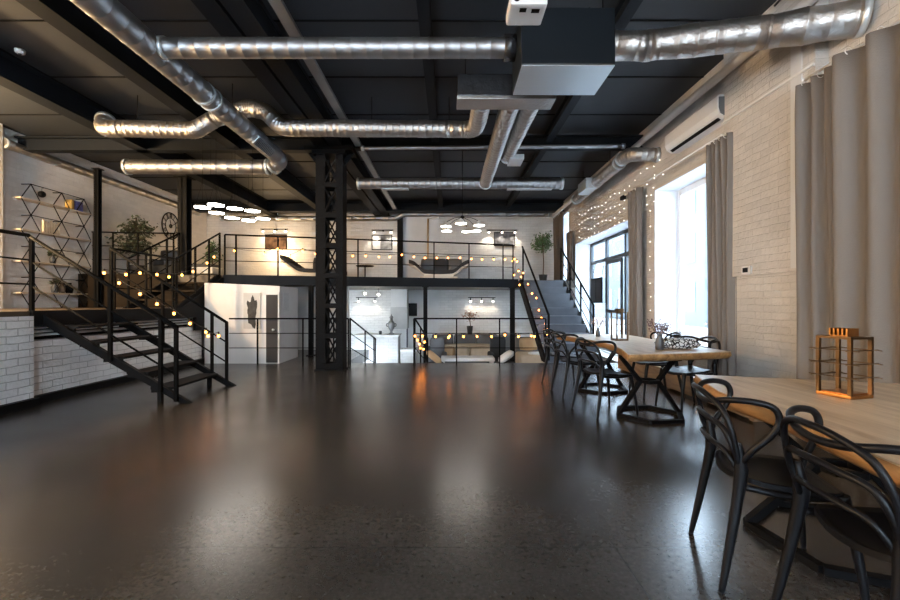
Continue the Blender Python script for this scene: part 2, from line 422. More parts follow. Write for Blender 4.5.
# back wall behind the camera, with two windows added for fill daylight
b = MB()
for lo, hi in (((XL-.3, -4.3, 0), (-6.5, -4, HZ)), ((-3.6, -4.3, 0), (-1.6, -4, HZ)), ((1.6, -4.3, 0), (XR+.6, -4, HZ)),
               ((-6.5, -4.3, 0), (-3.6, -4, .8)), ((-6.5, -4.3, 3.3), (-3.6, -4, HZ)), ((-1.6, -4.3, 0), (1.6, -4, .8)), ((-1.6, -4.3, 3.3), (1.6, -4, HZ))): b.box(lo, hi)
struct('wall_near', b, 'plaster')
# right wall with its openings
b = MB(); X0, X1 = XR, XR+.5
ops = [(1.1, 4.0, .6, 3.1), (5.42, 7.43, .64, 3.22), (8.5, 12.1, 0, 2.93), (12.75, 13.75, 1.95, 4.0)]
y = -4.3
for a, c, z0, z1 in ops:
    b.box((X0, y, LZ), (X1, a, HZ))
    if z0 > 0: b.box((X0, a, LZ), (X1, c, z0))
    else: b.box((X0, a, LZ), (X1, c, 0))
    b.box((X0, a, z1), (X1, c, HZ)); y = c
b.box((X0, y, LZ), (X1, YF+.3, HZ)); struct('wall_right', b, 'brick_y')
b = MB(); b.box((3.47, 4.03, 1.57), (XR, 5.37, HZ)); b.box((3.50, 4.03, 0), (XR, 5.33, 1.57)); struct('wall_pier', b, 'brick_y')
b = MB(); b.box((3.455, 4.17, 1.60), (3.47, 4.30, HZ-.3)); struct('trim_2', b, 'plaster')
b = MB()   # painted reveals
for a, c, z0, z1 in ops[1:]:
    b.box((X0-.004, c-.012, z0), (X1-.08, c, z1)); b.box((X0-.004, a, z0), (X1-.08, a+.012, z1)); b.box((X0-.004, a, z1-.012), (X1-.08, c, z1))
    if z0 > 0: b.box((X0-.03, a-.03, z0-.03), (X1-.08, c+.03, z0+.004))
struct('window_reveals', b, 'plaster_w')

def window(name, a, c, z0, z1, x, cols, transom=None, m='pvc', w=.07):
    b = MB(); fr = []
    ys = [a+(c-a)*k/cols for k in range(cols+1)]
    for k, yy in enumerate(ys):
        b.box((x, max(a, yy-w/2) if 0 < k < cols else (yy if k == 0 else yy-w), z0), (x+.07, (yy+w/2) if 0 < k < cols else (yy+w if k == 0 else yy), z1), .006)
    for zz in [z0, z1-w] + ([transom] if transom else []): b.box((x+.002, a, zz), (x+.068, c, zz+w), .006)
    o = struct(name, b, m)
    g = MB(); g.box((x+.03, a+w*.5, z0+w*.5), (x+.036, c-w*.5, z1-w*.5)); gl = link('glass_pane', g, 'glass', o)
    return o
window('window_1', 1.1, 4.0, .6, 3.1, 4.0, 3)
w2 = window('window_2', 5.42, 7.43, .64, 3.22, 4.0, 2)
b = MB()
for ya, yb in ((5.50, 6.39), (6.46, 7.35)):
    for za, zb in ((.71, .76), (3.10, 3.15)): b.box((3.985, ya, za), (4.03, yb, zb))
    for q in (ya, yb-.05): b.box((3.985, q, .71), (4.03, q+.05, 3.15))
link('sash', b, 'pvc', w2)
window('window_3', 12.75, 13.75, 1.95, 4.0, 4.0, 1)
for n_, (a, c) in enumerate(((-6.5, -3.6), (-1.6, 1.6))):
    b = MB()
    for k in range(4): xx = a+(c-a-.07)*k/3; b.box((xx, -4.2, .8), (xx+.07, -4.13, 3.3))
    for zz in (.8, 2.5, 3.23): b.box((a, -4.198, zz), (c, -4.132, zz+.07))
    o = struct('window_%d' % (4+n_), b, 'pvc'); g = MB(); g.box((a+.03, -4.17, .83), (c-.03, -4.164, 3.27)); link('glass_pane', g, 'glass', o)
# glazed entrance
d = window('door_1', 8.5, 12.1, 0.02, 2.93, 4.02, 3, 2.32, 'darkframe', .09)
b = MB()
for q in (9.82, 10.72): b.box((3.99, q, .05), (4.03, q+.09, 2.30), .008)
for q in (.05, 1.0, 2.22): b.box((3.992, 9.85, q), (4.028, 10.75, q+.09), .008)
dl = link('door_leaf', b, 'darkframe', d)
b = MB(); b.tube(fillet([(3.99, 9.92, 1.0), (3.93, 9.92, 1.0), (3.93, 9.92, 1.35), (3.99, 9.92, 1.35)], .03), .012, 8); link('handle', b, 'sheet', dl)
b = MB(); b.box((3.985, 8.95, 2.52), (4.005, 9.30, 2.72), .005); link('sign_plate', b, 'signred', d)

# outside: pavement and the building across the street
b = MB(); b.box((4.1, -8, -.4), (30, 62, -.3)); struct('ground_outside', b, 'ground')
b = MB(); b.box((16, -8, -.3), (17, 60, 10)); fa = struct('wall_across_street', b, 'facade')
b = MB()
for k in range(23):
    for q in range(3): b.box((15.97, -6+k*2.8, .7+q*3.2), (16.02, -4.7+k*2.8, 2.6+q*3.2))
link('facade_windows', b, 'facadewin', fa)

# ceiling beams: long girders, ribs and the crossbeam on the column line
def ibeam(a, c, w, h, z, along='y', web=.03, fl=.03):
    b = MB()
    def bx(u0, u1, z0, z1):
        if along == 'y': b.box((u0, a, z0), (u1, c, z1))
        else: b.box((a, u0, z0), (c, u1, z1))
    x = w[0]; ww = w[1]
    bx(x-ww/2, x+ww/2, z, z+fl); bx(x-ww/2, x+ww/2, z+h-fl, z+h); bx(x-web/2, x+web/2, z+fl, z+h-fl)
    return b
for x, w_, zb in ((-5.75, .24, 4.10), (-4.0, .22, 4.12)):
    struct('ceiling_beam', ibeam(-4, YF, (x, w_), HZ-zb, zb), 'beam')
b = MB(); b.box((-2.45, -4, 4.12), (-2.22, YF, 4.15)); b.box((-2.18, -4, 4.12), (-1.95, YF, 4.15)); b.box((-2.40, -4, 4.15), (-2.27, YF, HZ)); b.box((-2.13, -4, 4.15), (-2.0, YF, HZ)); b.box((-2.42, -4, HZ-.06), (-1.98, YF, HZ))
struct('ceiling_beam', b, 'beam')
for x in (-.26, 1.86): struct('ceiling_beam', ibeam(-4, YF, (x, .13), .2, HZ-.2), 'beam')
struct('ceiling_beam', ibeam(-2.0, XR, (7.95, .16), .25, 4.12, 'x'), 'beam')
struct('ceiling_beam', ibeam(XL, -2.4, (8.0, .18), .26, 4.10, 'x'), 'beam')
struct('ceiling_beam', ibeam(XL, XR, (13.4, .25), .3, 4.12, 'x'), 'beam')
for x0, x1 in ((-1.9, -.35), (-.17, 1.78), (1.95, 3.55)):       # ribs in the slab between the beams
    pass
b = MB()
for k in range(11):
    yy = 1.2+k*1.2
    if abs(yy-8) > .3: b.box((XL, yy, HZ-.012), (XR, yy+.02, HZ))
struct('ceiling_joints', b, 'steel')

# mezzanine slab, its edge beam and columns
fr = [(XL, mezz_y(XL)), (-5.1, 9.6), (1.84, mezz_y(1.84)), (1.84, 12.1), (XR, 12.1), (XR, YF), (XL, YF)]
b = MB(); b.prism([(x, y_+.02, DZ-.19) for x, y_ in fr[:3]]+[(x, y_, DZ-.19) for x, y_ in fr[3:]], (0, 0, .19)); struct('floor_mezzanine', b, 'platform')
b = MB(); b.prism([(-5.1, 9.6, DZ-.215), (1.86, mezz_y(1.86), DZ-.215), (1.86, mezz_y(1.86)+.1, DZ-.215), (-5.1, 9.7, DZ-.215)], (0, 0, .225))
b.prism([(-5.1, 9.56, DZ-.215), (1.86, mezz_y(1.86)-.04, DZ-.215), (1.86, mezz_y(1.86)+.1, DZ-.215), (-5.1, 9.7, DZ-.215)], (0, 0, .02))
struct('mezzanine_beam', b, 'beam')
b = MB(); b.prism([(XL, mezz_y(XL)-.02, PZ), (-6.16, mezz_y(-6.16)-.02, PZ), (-6.16, mezz_y(-6.16)+.03, PZ), (XL, mezz_y(XL)+.03, PZ)], (0, 0, DZ-PZ+.01)); b.box((-6.16, 9.60, PZ), (-5.1, 9.64, DZ-.2)); struct('wall_platform_riser', b, 'riser')
# platform
b = MB(); b.box((XL, -4, PZ-.06), (-5.1, 9.6, PZ)); struct('floor_platform', b, 'platform')
b = MB(); b.box((-5.13, 5.17, PZ-.19), (-5.06, 9.9, PZ+.005)); struct('platform_beam', b, 'steel')
b = MB(); b.box((-5.12, 8.5, .70), (-5.05, 9.9, PZ-.19)); struct('trim_3', b, 'steel')
b = MB(); b.box((-5.12, 8.0, PZ), (-5.08, 8.01, PZ+.005)); b.prism([(-5.09, 8.1, PZ), (-5.09, 9.95, PZ), (-5.09, 9.95, DZ-.02), (-5.09, 9.55, DZ-.06)], (-.03, 0, 0)); struct('trim_4', b, 'steel')
# louvre of pale slats between the half wall and the platform
t = thing('louvre', 'strip of pale slats between the white brick half wall and the platform', 'louvre', (-5.2, 7, .78))
b = MB(); b.box((-5.32, 5.2, .782), (-5.30, 8.6, .96)); kid('backing', b, 'black', t)
for k in range(3):
    b = MB(); b.obox((-5.20, 6.85, .845+k*.048), (.08, 3.3, .012), Matrix.Rotation(.18, 3, 'Y')); kid('slat', b, 'pvc', t)

# little white room under the mezzanine
b = MB(); b.prism([(-5.05, 8.78, 0), (-3.5, 8.78, 0), (-3.5, 8.78, 1.60), (-5.05, 8.78, 1.67)], (0, .12, 0))
struct('wall_poster', b, 'plaster')
b = MB(); b.box((-3.62, 8.9, 0), (-3.5, 9.85, 1.60)); struct('wall_side', b, 'plaster')
b = MB(); b.box((-5.05, 8.9, 1.55), (-3.62, 9.6, 1.60)); struct('trim_5', b, 'steel')
b = MB(); b.box((-3.77, 8.755, .02), (-3.53, 8.775, 1.42), .004); d2 = struct('door_2', b, 'dgrey')
b = MB(); b.cyl((-3.60, 8.75, .70), (-3.60, 8.70, .70), .012); b.ball((-3.60, 8.69, .70), .025); link('knob', b, 'sheet', d2)
b = MB(); b.box((-3.82, 8.76, 0), (-3.77, 8.79, 1.45)); b.box((-3.53, 8.76, 0), (-3.5, 8.79, 1.45)); b.box((-3.82, 8.76, 1.42), (-3.5, 8.79, 1.47)); struct('trim_6', b, 'picw')
b = MB(); b.box((-8.0, 11.4, 0), (-2.7, 11.5, 1.69)); struct('wall_bar_side', b, 'plaster')
b = MB(); b.box((-3.20, 11.37, .02), (-2.84, 11.40, 1.5), .004); d3 = struct('door_3', b, 'white')
b = MB(); b.ball((-2.90, 11.34, .8), .03); link('knob', b, 'black', d3)

# ================================================================== STEELWORK THINGS
def column(name, label, x, y_, z0, z1, w=.10):
    t = thing(name, label, 'column', (x, y_, z0))
    b = MB(); b.box((x-w/2, y_-w/2, z0), (x+w/2, y_-w/2+.015, z1)); b.box((x-w/2, y_+w/2-.015, z0), (x+w/2, y_+w/2, z1)); b.box((x-.012, y_-w/2, z0), (x+.012, y_+w/2, z1)); kid('post', b, 'steel', t)
    b = MB(); b.box((x-w*.9, y_-w*.9, z0), (x+w*.9, y_+w*.9, z0+.015)); kid('base_plate', b, 'steel', t)
    b = MB(); b.box((x-w*.8, y_-w*.8, z1-.015), (x+w*.8, y_+w*.8, z1)); kid('cap_plate', b, 'steel', t)
zb = DZ-.216
column('steel_column', 'slim dark steel column under the mezzanine beside the white corner wall with the paper notice', -3.28, mezz_y(-3.28)+.03, 0, zb)
column('steel_column', 'slim dark steel column under the mezzanine between the white bar and the grey sofa', -.60, mezz_y(-.6)+.03, LZ, zb)
column('steel_column', 'slim dark steel column under the mezzanine corner where the grey stairs arrive', 1.70, mezz_y(1.7)+.03, LZ, zb, .12)
column('steel_column', 'dark steel post rising past the hexagon shelf at the end of the platform', -7.62, 9.22, PZ, 4.16, .10)
column('steel_column', 'broad brown steel post beside the wall clock at the head of the short stairs', -6.02, 9.68, DZ, 4.10, .20)
column('steel_column', 'grey post on the mezzanine far wall, right of the white picture', -1.62, YF-.12, DZ, 4.12, .17)

# lattice column
cx, cy = -2.20, 7.95
t = thing('lattice_column', 'tall black riveted lattice column standing alone on the concrete floor', 'column', (cx, cy, 0))
b = MB(); b.box((cx-.27, cy-.17, 0), (cx+.27, cy+.17, .03)); kid('base_plate', b, 'black', t)
for nm, xa, xb in (('channel', cx-.25, cx-.075), ('channel', cx+.12, cx+.25)):
    b = MB(); w_ = xb-xa
    b.box((xa, cy-.15, .03), (xb, cy-.135, 3.98)); b.box((xa, cy+.135, .03), (xb, cy+.15, 3.98))
    if xa < cx: b.box((xb-.17, cy-.135, .03), (xb-.15, cy+.135, 3.98))
    else: b.box((xb-.02, cy-.135, .03), (xb, cy+.135, 3.98)); b.box((xa+.045, cy-.155, .03), (xa+.06, cy+.155, 3.98))
    for k in range(26):
        z = .15+k*.15
        b.ball((xa+.03, cy-.152, z), .010, 6); b.ball((xb-.03, cy-.152, z), .010, 6)
    kid('channel', b, 'black', t)
for k in range(7):
    z = .09+k*.555
    for s_ in (-.15, .15):
        b = MB(); b.box((cx-.2, cy+s_-.008, z-.045), (cx+.2, cy+s_+.008, z+.045)); kid('batten', b, 'black', t)
        b = MB(); z1 = min(z+.51, 3.95)
        b.bar((cx-.09, cy+s_, z+.04), (cx+.14, cy+s_, z1), .012, .028); b.bar((cx+.14, cy+s_*.9, z+.04), (cx-.09, cy+s_*.9, z1), .012, .028); kid('lacing', b, 'black', t)
b = MB(); b.box((cx-.30, cy-.2, 3.98), (cx+.30, cy+.2, 4.04)); b.box((cx-.44, cy-.22, 4.04), (cx+.44, cy+.22, 4.115))
b.prism([(cx-.42, cy-.02, 4.04), (cx-.25, cy-.02, 3.80), (cx-.25, cy-.02, 4.04)], (0, .04, 0)); b.prism([(cx+.42, cy-.02, 4.04), (cx+.25, cy-.02, 3.80), (cx+.25, cy-.02, 4.04)], (0, .04, 0))
kid('capital', b, 'black', t)

def railing(label, base, posts, h=.93, r=.016, levels=(.63, .33), group=None, closed_ends=True):
    """base: polyline at foot level; posts: points on it"""
    base = [Vector(p) for p in base]; up = Vector((0, 0, 1))
    t = thing('railing', label, 'railing', base[0])
    b = MB(); b.tube(fillet([p+up*h for p in base], .02, 3) if len(base) > 2 else [p+up*h for p in base], r*1.25, 8); kid('top_rail', b, 'rail', t)
    for l in levels:
        b = MB(); b.tube([p+up*(h*l/.93) for p in base], r*.62, 6); kid('mid_rail', b, 'rail', t)
    for p in posts:
        p = Vector(p); b = MB(); b.box(p+Vector((-r, -r, 0)), p+Vector((r, r, h))); kid('post', b, 'rail', t)
    return t
def lerp(a, c, *ts): a, c = Vector(a), Vector(c); return [a.lerp(c, q) for q in ts]

# stairs up to the platform (left)
sx0, sx1 = -3.22, -5.10
t = thing('staircase', 'black open steel stairs rising left to the platform along the white brick half wall', 'staircase', (sx0, 5.86, 0))
for yy in (5.30, 6.40):
    b = MB(); b.prism([(sx0, yy, 0), (sx0-.14, yy, 0), (sx1, yy, PZ-.15), (sx1, yy, PZ-.02)], (0, .05, 0)); kid('stringer', b, 'black', t)
for k in range(1, 6):
    x = sx0-.10-k*.30; z = k*PZ/6
    b = MB(); b.box((x-.14, 5.35, z-.03), (x+.14, 6.40, z)); kid('tread', b, 'steel', t)
    for yy in (5.35, 6.37): b = MB(); b.box((x-.13, yy, z-.07), (x+.10, yy+.03, z-.03)); kid('bracket', b, 'black', t)
for yy in (5.33, 6.42):
    b = MB(); b.box((sx0-.42, yy-.03, 0), (sx0-.37, yy+.02, .16)); kid('support_leg', b, 'black', t)
fA, fB = (sx1-.12, 5.28, PZ), (sx0-.16, 5.28, .02)
railing('black railing on the near side of the left stairs, ending at the front newel post', [fA, fB], lerp(fA, fB, .02, .55, .89, .995), r=.02)
rA, rB = (sx1-.02, 6.42, PZ), (sx0-.13, 6.42, .02)
railing('black railing on the far side of the left stairs, wound with lit bulbs', [rA, rB], lerp(rA, rB, .01, .45, .87, .995), r=.018)
pA, pB = (sx1-.06, 3.05, PZ), (sx1-.06, 5.22, PZ)
railing('black railing along the platform edge before the left stairs, cut by the photo edge', [pA, pB], lerp(pA, pB, .02, .5), r=.018)
pA, pB = (sx1-.04, 6.5, PZ), (sx1-.04, 7.92, PZ)
railing('black railing along the platform edge between the two left flights of stairs', [pA, pB], lerp(pA, pB, .02, .5, .99), r=.014)
# short stairs from platform to mezzanine
t = thing('staircase', 'short dark stairs from the platform up to the mezzanine beside the brown post', 'staircase', (-5.6, 8.8, PZ))
for xx in (-5.14, -6.10):
    b = MB(); b.prism([(xx, 7.98, PZ), (xx, 8.25, PZ), (xx, 9.58, DZ-.20), (xx, 9.58, DZ), (xx, 9.46, DZ)], (-.04, 0, 0)); kid('stringer', b, 'black', t)
for k in range(1, 4):
    b = MB(); z = PZ+k*(DZ-PZ)/4; yy = 8.02+k*.37; b.box((-6.10, yy-.05, z-.035), (-5.18, yy+.26, z)); kid('tread', b, 'riser', t)
for xx, lb in ((-5.12, 'black sloping railing on the right of the short stairs up to the mezzanine'), (-6.02, 'black sloping railing on the left of the short stairs, ending at the brown post')):
    a, c = (xx, 7.96, PZ), (xx, 9.50, DZ); railing(lb, [a, c], lerp(a, c, .01, .4, .72, .99), r=.016)
a, c = (-7.85, 9.34, DZ), (-6.14, 9.53, DZ)
railing('thin railing at the left mezzanine end in front of the big leafy plant', [a, c], lerp(a, c, .02, .25, .55, .98), r=.013)
# mezzanine front railing
a, c = Vector((-5.08, 9.63, DZ)), mez(513)
railing('long black railing along the mezzanine front edge, hung with lit bulbs', [a, c], [a]+[mez(p) for p in (236, 278, 358, 398, 434, 469, 503)]+[c], h=.92, r=.015)
# floor edge railings
a, c = (-4.50, 8.70, 0), (-2.06, 8.70, 0)
railing('black railing between the left stairs and the lattice column, before the white wall', [a, c], [(-3.92, 8.70, 0), (-2.99, 8.70, 0), (-2.36, 8.70, 0), (-2.06, 8.70, 0)], r=.013)
a, c = (-2.03, 8.73, 0), (-1.80, 10.4, -.56)
railing('sloping black railing beside the steps down to the white brick bar', [a, c], lerp(a, c, 0, .55, .93, 1), r=.014)
a, c = (-.70, 8.73, 0), (-.52, 10.4, -.56)
railing('sloping black railing beside the steps down, wrapped with a bunch of lit bulbs', [a, c], lerp(a, c, 0, .4, 1), r=.014)
a, c = (-.72, 8.70, 0), (1.98, 8.70, 0)
railing('black railing at the floor edge above the sunken sofa area, hung with lit bulbs', [a, c], [(-.72, 8.7, 0), (.155, 8.7, 0), (1.035, 8.7, 0), (1.98, 8.7, 0)], r=.013)
t = thing('staircase', 'low concrete steps leading down behind the floor edge to the bar', 'staircase', (-1.4, 9.6, LZ))
for k in range(3):
    b = MB(); b.box((-2.0, EDGE+.05+k*.52, LZ), (-.75, EDGE+.57+k*.52, -.1875*(k+1))); kid('step', b, 'lowfloor', t)
# grey stairs up to the mezzanine (right)
t = thing('staircase', 'grey steel stairs rising beside the entrance windows to the right end of the mezzanine', 'staircase', (2.6, 10.4, 0))
n = 10; rise = DZ/n; run = (12.1-8.86)/n
for k in range(n):
    y0 = 8.86+k*run; z1 = (k+1)*rise
    b = MB(); b.box((2.05, y0, max(z1-rise, z1-rise)), (3.17, y0+.02, z1-.03)); kid('riser', b, 'stairblue', t)
    b = MB(); b.box((2.05, y0-.025, z1-.03), (3.17, y0+run, z1)); kid('tread', b, 'stairblue', t)
for xx in (2.0, 3.17):
    b = MB(); b.prism([(xx, 8.82, 0), (xx, 9.2, 0), (xx, 12.1, DZ-.22), (xx, 12.1, DZ+.03), (xx, 11.9, DZ+.03)], (.05, 0, 0)); kid('stringer', b, 'black', t)
a, c = (2.03, 8.66, .08), (2.03, 11.75, DZ)
railing('black railing on the left of the grey stairs, wound with lit bulbs', [a, c], lerp(a, c, 0, .97), r=.02, levels=())
a, c = (3.18, 9.35, .27), (3.18, 12.1, DZ)
railing('black railing on the right of the grey stairs beside the glazed entrance', [a, c], lerp(a, c, 0, .33, .66, .99), r=.018)

# ================================================================== DUCTS AND PLANT
def duct(label, P, r, m='duct', pitch=.14, ridge=.0025, wob=0.0, fil=.3, cat='duct', name='duct', collar=True):
    b = MB(); ductpath(b, P, r, pitch, ridge, wob, fil)
    P = [Vector(p) for p in P]
    t = solo(name, b, m, label, cat)
    if collar:
        for p, q in ((P[0], P[1]), (P[-1], P[-2])):
            d = (q-p).normalized(); c = MB(); c.cyl(p+d*.01, p+d*.06, r+.014, 20); kid('collar', c, 'sheet', t)
    return t
def hang(t, P, r):
    for p in P: c = MB(); c.cyl(Vector(p)+Vector((0, 0, r)), (p[0], p[1], HZ), .006, 6); kid('hanger', c, 'black', t)
ZD = CZ+2.70
dm = duct('big round spiral duct running along the ceiling from the top left corner', [(-3.16, -.5, ZD), (-3.16, 7.75, ZD), (-3.16, 7.98, ZD-.04), (-3.36, 8.12, ZD-.1)], .140, pitch=.2, fil=.2)
for yy in (3.2, 5.45, 5.62):
    c = MB(); c.cyl((-3.16, yy, ZD), (-3.16, yy+.04, ZD), .155, 24); kid('band', c, 'sheet', dm)
b = MB(); rt = Matrix.Rotation(-.75, 3, 'Y'); b.obox((-3.07, 7.05, ZD-.105), (.03, .62, .15), Matrix.Rotation(.75, 3, 'Y'), .004); gr = kid('grille', b, 'sheet', dm)
for k in range(7):
    b = MB(); p = Vector((-3.055, 7.05, ZD-.115)) + Matrix.Rotation(.75, 3, 'Y') @ Vector((.012, 0, -.06+k*.02)); b.obox(p, (.008, .56, .008), Matrix.Rotation(.75, 3, 'Y')); kid('slat', b, 'black', gr)
for yy in (1.5, 3.6, 6.2):
    c = MB(); c.cyl((-3.16, yy, ZD+.13), (-3.16, yy, HZ), .006, 6); kid('hanger', c, 'black', dm)
duct('brassy round duct turning left from the end of the big ceiling duct', [(-3.42, 8.12, ZD-.1), (-6.17, 8.12, ZD-.1)], .135, pitch=.22)
duct('slim spiral duct crossing the ceiling from the big duct to the dark air handling box', [(-3.05, 4.5, ZD), (.68, 4.5, ZD)], .10, pitch=.16)
df = duct('foil flexible duct snaking across the ceiling from left and bending into the foil box', [(-5.45, 6.75, ZD+.22), (-5.38, 6.6, ZD-.0), (-5.0, 6.55, ZD-.01), (-3.95, 6.6, ZD-.02), (-3.62, 6.6, ZD+.17), (-3.1, 6.6, ZD+.33), (-2.85, 6.6, ZD+.27), (-2.6, 6.6, ZD+.02), (.0, 6.6, ZD), (.40, 6.58, ZD-.02), (.42, 6.1, ZD-.07), (.42, 5.36, ZD-.12)], .125, 'foil', .10, .003, .05, .25)
hang(df, [(-4.8, 6.55, ZD), (-1.2, 6.6, ZD), (0, 6.6, ZD)], .12)
duct('long foil duct running straight back from the foil box to the rear cross duct', [(.80, 5.36, ZD-.10), (.80, 9.38, ZD-.06)], .13, 'foil', .12, .003, .04)
dg = duct('shorter foil duct running back from the right end of the foil box, with end grille', [(1.08, 5.36, ZD-.10), (1.05, 7.7, ZD-.06)], .115, 'foil', .12, .003, .04)
b = MB(); b.box((1.06, 7.35, ZD-.21), (1.30, 7.75, ZD-.12), .006); kid('grille', b, 'sheet', dg)
de = duct('rear cross duct above the mezzanine edge, right of the lattice column', [(-2.05, 9.5, ZD-.03), (2.55, 9.5, ZD-.03)], .12, pitch=.12)
for x0, x1 in ((-1.5, -.9), (1.3, 2.3)):
    b = MB(); b.box((x0, 9.43, ZD-.165), (x1, 9.57, ZD-.145)); kid('slot_grille', b, 'sheet', de)
duct('wrinkled foil duct rising right from the dark air handling box into the right wall', [(1.62, 4.42, ZD-.03), (2.05, 4.38, ZD-.05), (3.0, 4.0, ZD-.15), (3.62, 3.68, ZD-.22)], .145, 'foil', .16, .003, .10, .25)
duct('long pale pipe following the top of the right wall', [(3.40, 1.5, 4.10), (3.40, 13.9, 4.10)], .05, 'white', .5, .002, name='pipe', cat='pipe')
dr = duct('thick insulated duct section on the right wall pipe above the entrance', [(3.22, 8.0, 3.90), (3.26, 10.9, 3.90)], .12, 'foil', .14, .004, .08)
b = MB(); b.box((3.00, 9.3, 3.76), (3.24, 9.9, 4.0), .01); kid('junction_box', b, 'sheet', dr); hang(dr, [(3.22, 8.5, 3.9), (3.25, 10.3, 3.9)], .11)
duct('black and silver duct elbow curving into the right wall above the second curtain', [(3.22, 7.95, 3.93), (3.22, 7.6, 3.90), (3.26, 7.35, 3.82), (3.61, 7.32, 3.80)], .115, 'foil', .10, .006, 0, .3)
duct('thin galvanised pipe along the crossbeam behind the foil ducts', [(-1.6, 7.72, 4.06), (3.2, 7.72, 4.10)], .035, 'duct', .3, .002, name='pipe', cat='pipe')
duct('brassy pipe along the top of the far wall with a small kink', [(-7.5, 13.95, 4.03), (-1.75, 13.95, 4.03), (-1.5, 13.95, 4.16), (3.3, 13.95, 4.16)], .075, 'duct', .4, .003, fil=.15, name='pipe', cat='pipe')
duct('insulated pipe sloping along the top of the left wall above the hexagon shelf', [(-8.01, 7.62, 4.13), (-8.01, 13.6, 4.13)], .085, 'foil', .3, .003, .03, name='pipe', cat='pipe')
t = thing('cable_tray', 'perforated steel cable tray hanging along the ceiling right of the main girder', 'cable tray', (-1.68, 6, 4.16))
b = MB(); b.box((-1.74, 2.4, 4.16), (-1.62, 13.2, 4.165)); b.box((-1.742, 2.4, 4.16), (-1.736, 13.2, 4.20)); b.box((-1.624, 2.4, 4.16), (-1.618, 13.2, 4.20)); kid('tray', b, 'duct', t)
b = MB()
for k in range(4): b.tube(smooth_path([(-1.715+.023*k+rnd.uniform(-.006, .006), 2.5+q*1.5, 4.175) for q in range(8)], 3), .008, 5)
kid('cables', b, 'cable', t)
# air handling unit
t = thing('air_handler', 'dark box air handling unit with bright sheet-metal underside hung from the ceiling', 'ventilation unit', (1.15, 4.4, CZ+2.3))
b = MB(); b.box((.70, 4.11, CZ+2.305), (1.61, 4.70, CZ+2.86), .012); kid('housing', b, 'ahu', t)
b = MB(); b.box((.705, 4.115, CZ+2.296), (1.605, 4.695, CZ+2.305)); kid('bottom_panel', b, 'sheet', t)
b = MB(); b.cyl((.58, 4.5, ZD), (.70, 4.5, ZD), .13, 20); kid('spigot', b, 'foilblack', t)
for x in (.78, 1.52):
    for yy in (4.2, 4.6): b = MB(); b.cyl((x, yy, CZ+2.86), (x, yy, HZ), .006, 6); kid('hanger', b, 'black', t)
t = thing('plenum_box', 'wide foil-wrapped duct box behind the air handling unit, feeding three ducts', 'ventilation box', (.7, 5.2, CZ+2.45))
b = MB(); b.box((.10, 5.06, CZ+2.47), (1.27, 5.34, CZ+2.73), .01); kid('housing', b, 'foilblack', t)
b = MB(); b.box((.095, 5.055, CZ+2.43), (1.275, 5.345, CZ+2.47), .006); kid('bottom_panel', b, 'foil', t)
b = MB()
for x in (.2, 1.15): b.cyl((x, 5.2, CZ+2.73), (x, 5.2, HZ), .006, 6)
kid('hangers', b, 'black', t)
t = thing('projector', 'small white box projector hanging from the ceiling at the top of the view', 'projector', (.59, 3.25, CZ+2.2))
b = MB(); b.box((.45, 3.13, CZ+2.2), (.73, 3.38, CZ+2.29), .02); kid('case', b, 'white', t)
b = MB(); b.box((.53, 3.17, CZ+2.195), (.58, 3.21, CZ+2.2)); b.box((.62, 3.18, CZ+2.196), (.68, 3.22, CZ+2.2)); kid('vents', b, 'black', t)
b = MB(); b.cyl((.66, 3.22, CZ+2.28), (.66, 3.22, HZ), .015, 8); kid('bracket', b, 'white', t)
b = MB(); b.cyl((.50, 3.125, CZ+2.245), (.50, 3.135, CZ+2.245), .025, 12); kid('lens', b, 'black', t)
# ceiling odds and ends
p = onz(20, 50, HZ); t = thing('smoke_detector', 'round white smoke detector on the brown-lit ceiling at upper left', 'smoke detector', (p.x, p.y, HZ))
b = MB(); b.lathe((p.x, p.y, HZ-.05), [(.035, 0), (.05, .012), (.055, .05)], 18); kid('housing', b, 'white', t); b = MB(); b.lathe((p.x, p.y, HZ-.056), [(.018, 0), (.02, .01)], 12); kid('sensor', b, 'grey', t)
# air conditioner
t = thing('air_conditioner', 'white split air conditioner high on the right wall above the second window', 'air conditioner', (3.5, 5.98, 3.59))
b = MB(); prof = [(3.60, 3.59), (3.48, 3.59), (3.41, 3.635), (3.385, 3.70), (3.385, 3.86), (3.41, 3.885), (3.60, 3.885)]
b.prism([(x, 5.36, z) for x, z in prof], (0, 1.30, 0)); kid('housing', b, 'white', t)
b = MB(); b.bar((3.452, 5.43, 3.603), (3.452, 6.59, 3.603), .045, .012, (.55, 0, .85)); kid('outlet_slot', b, 'black', t)
b = MB(); b.prism([(3.585, 5.35, 3.61), (3.48, 5.35, 3.61), (3.42, 5.35, 3.65), (3.40, 5.35, 3.72), (3.40, 5.35, 3.85), (3.585, 5.35, 3.86)], (0, .012, 0)); kid('end_cap', b, 'grey', t)
p = Vector((3.47, 4.94, 1.60)); t = thing('thermostat', 'small grey thermostat box on the white brick pier beside the right curtain', 'thermostat', p)
b = MB(); b.box((3.445, 4.87, 1.58), (3.47, 5.01, 1.68), .006); kid('housing', b, 'white', t); b = MB(); b.box((3.442, 4.90, 1.605), (3.446, 4.985, 1.66)); kid('screen', b, 'black', t)
b = MB(); b.box((3.448, 4.03, 3.505), (3.47, 5.4, 3.53)); solo('conduit', b, 'white', 'thin white conduit running along the pier at curtain height', 'conduit')

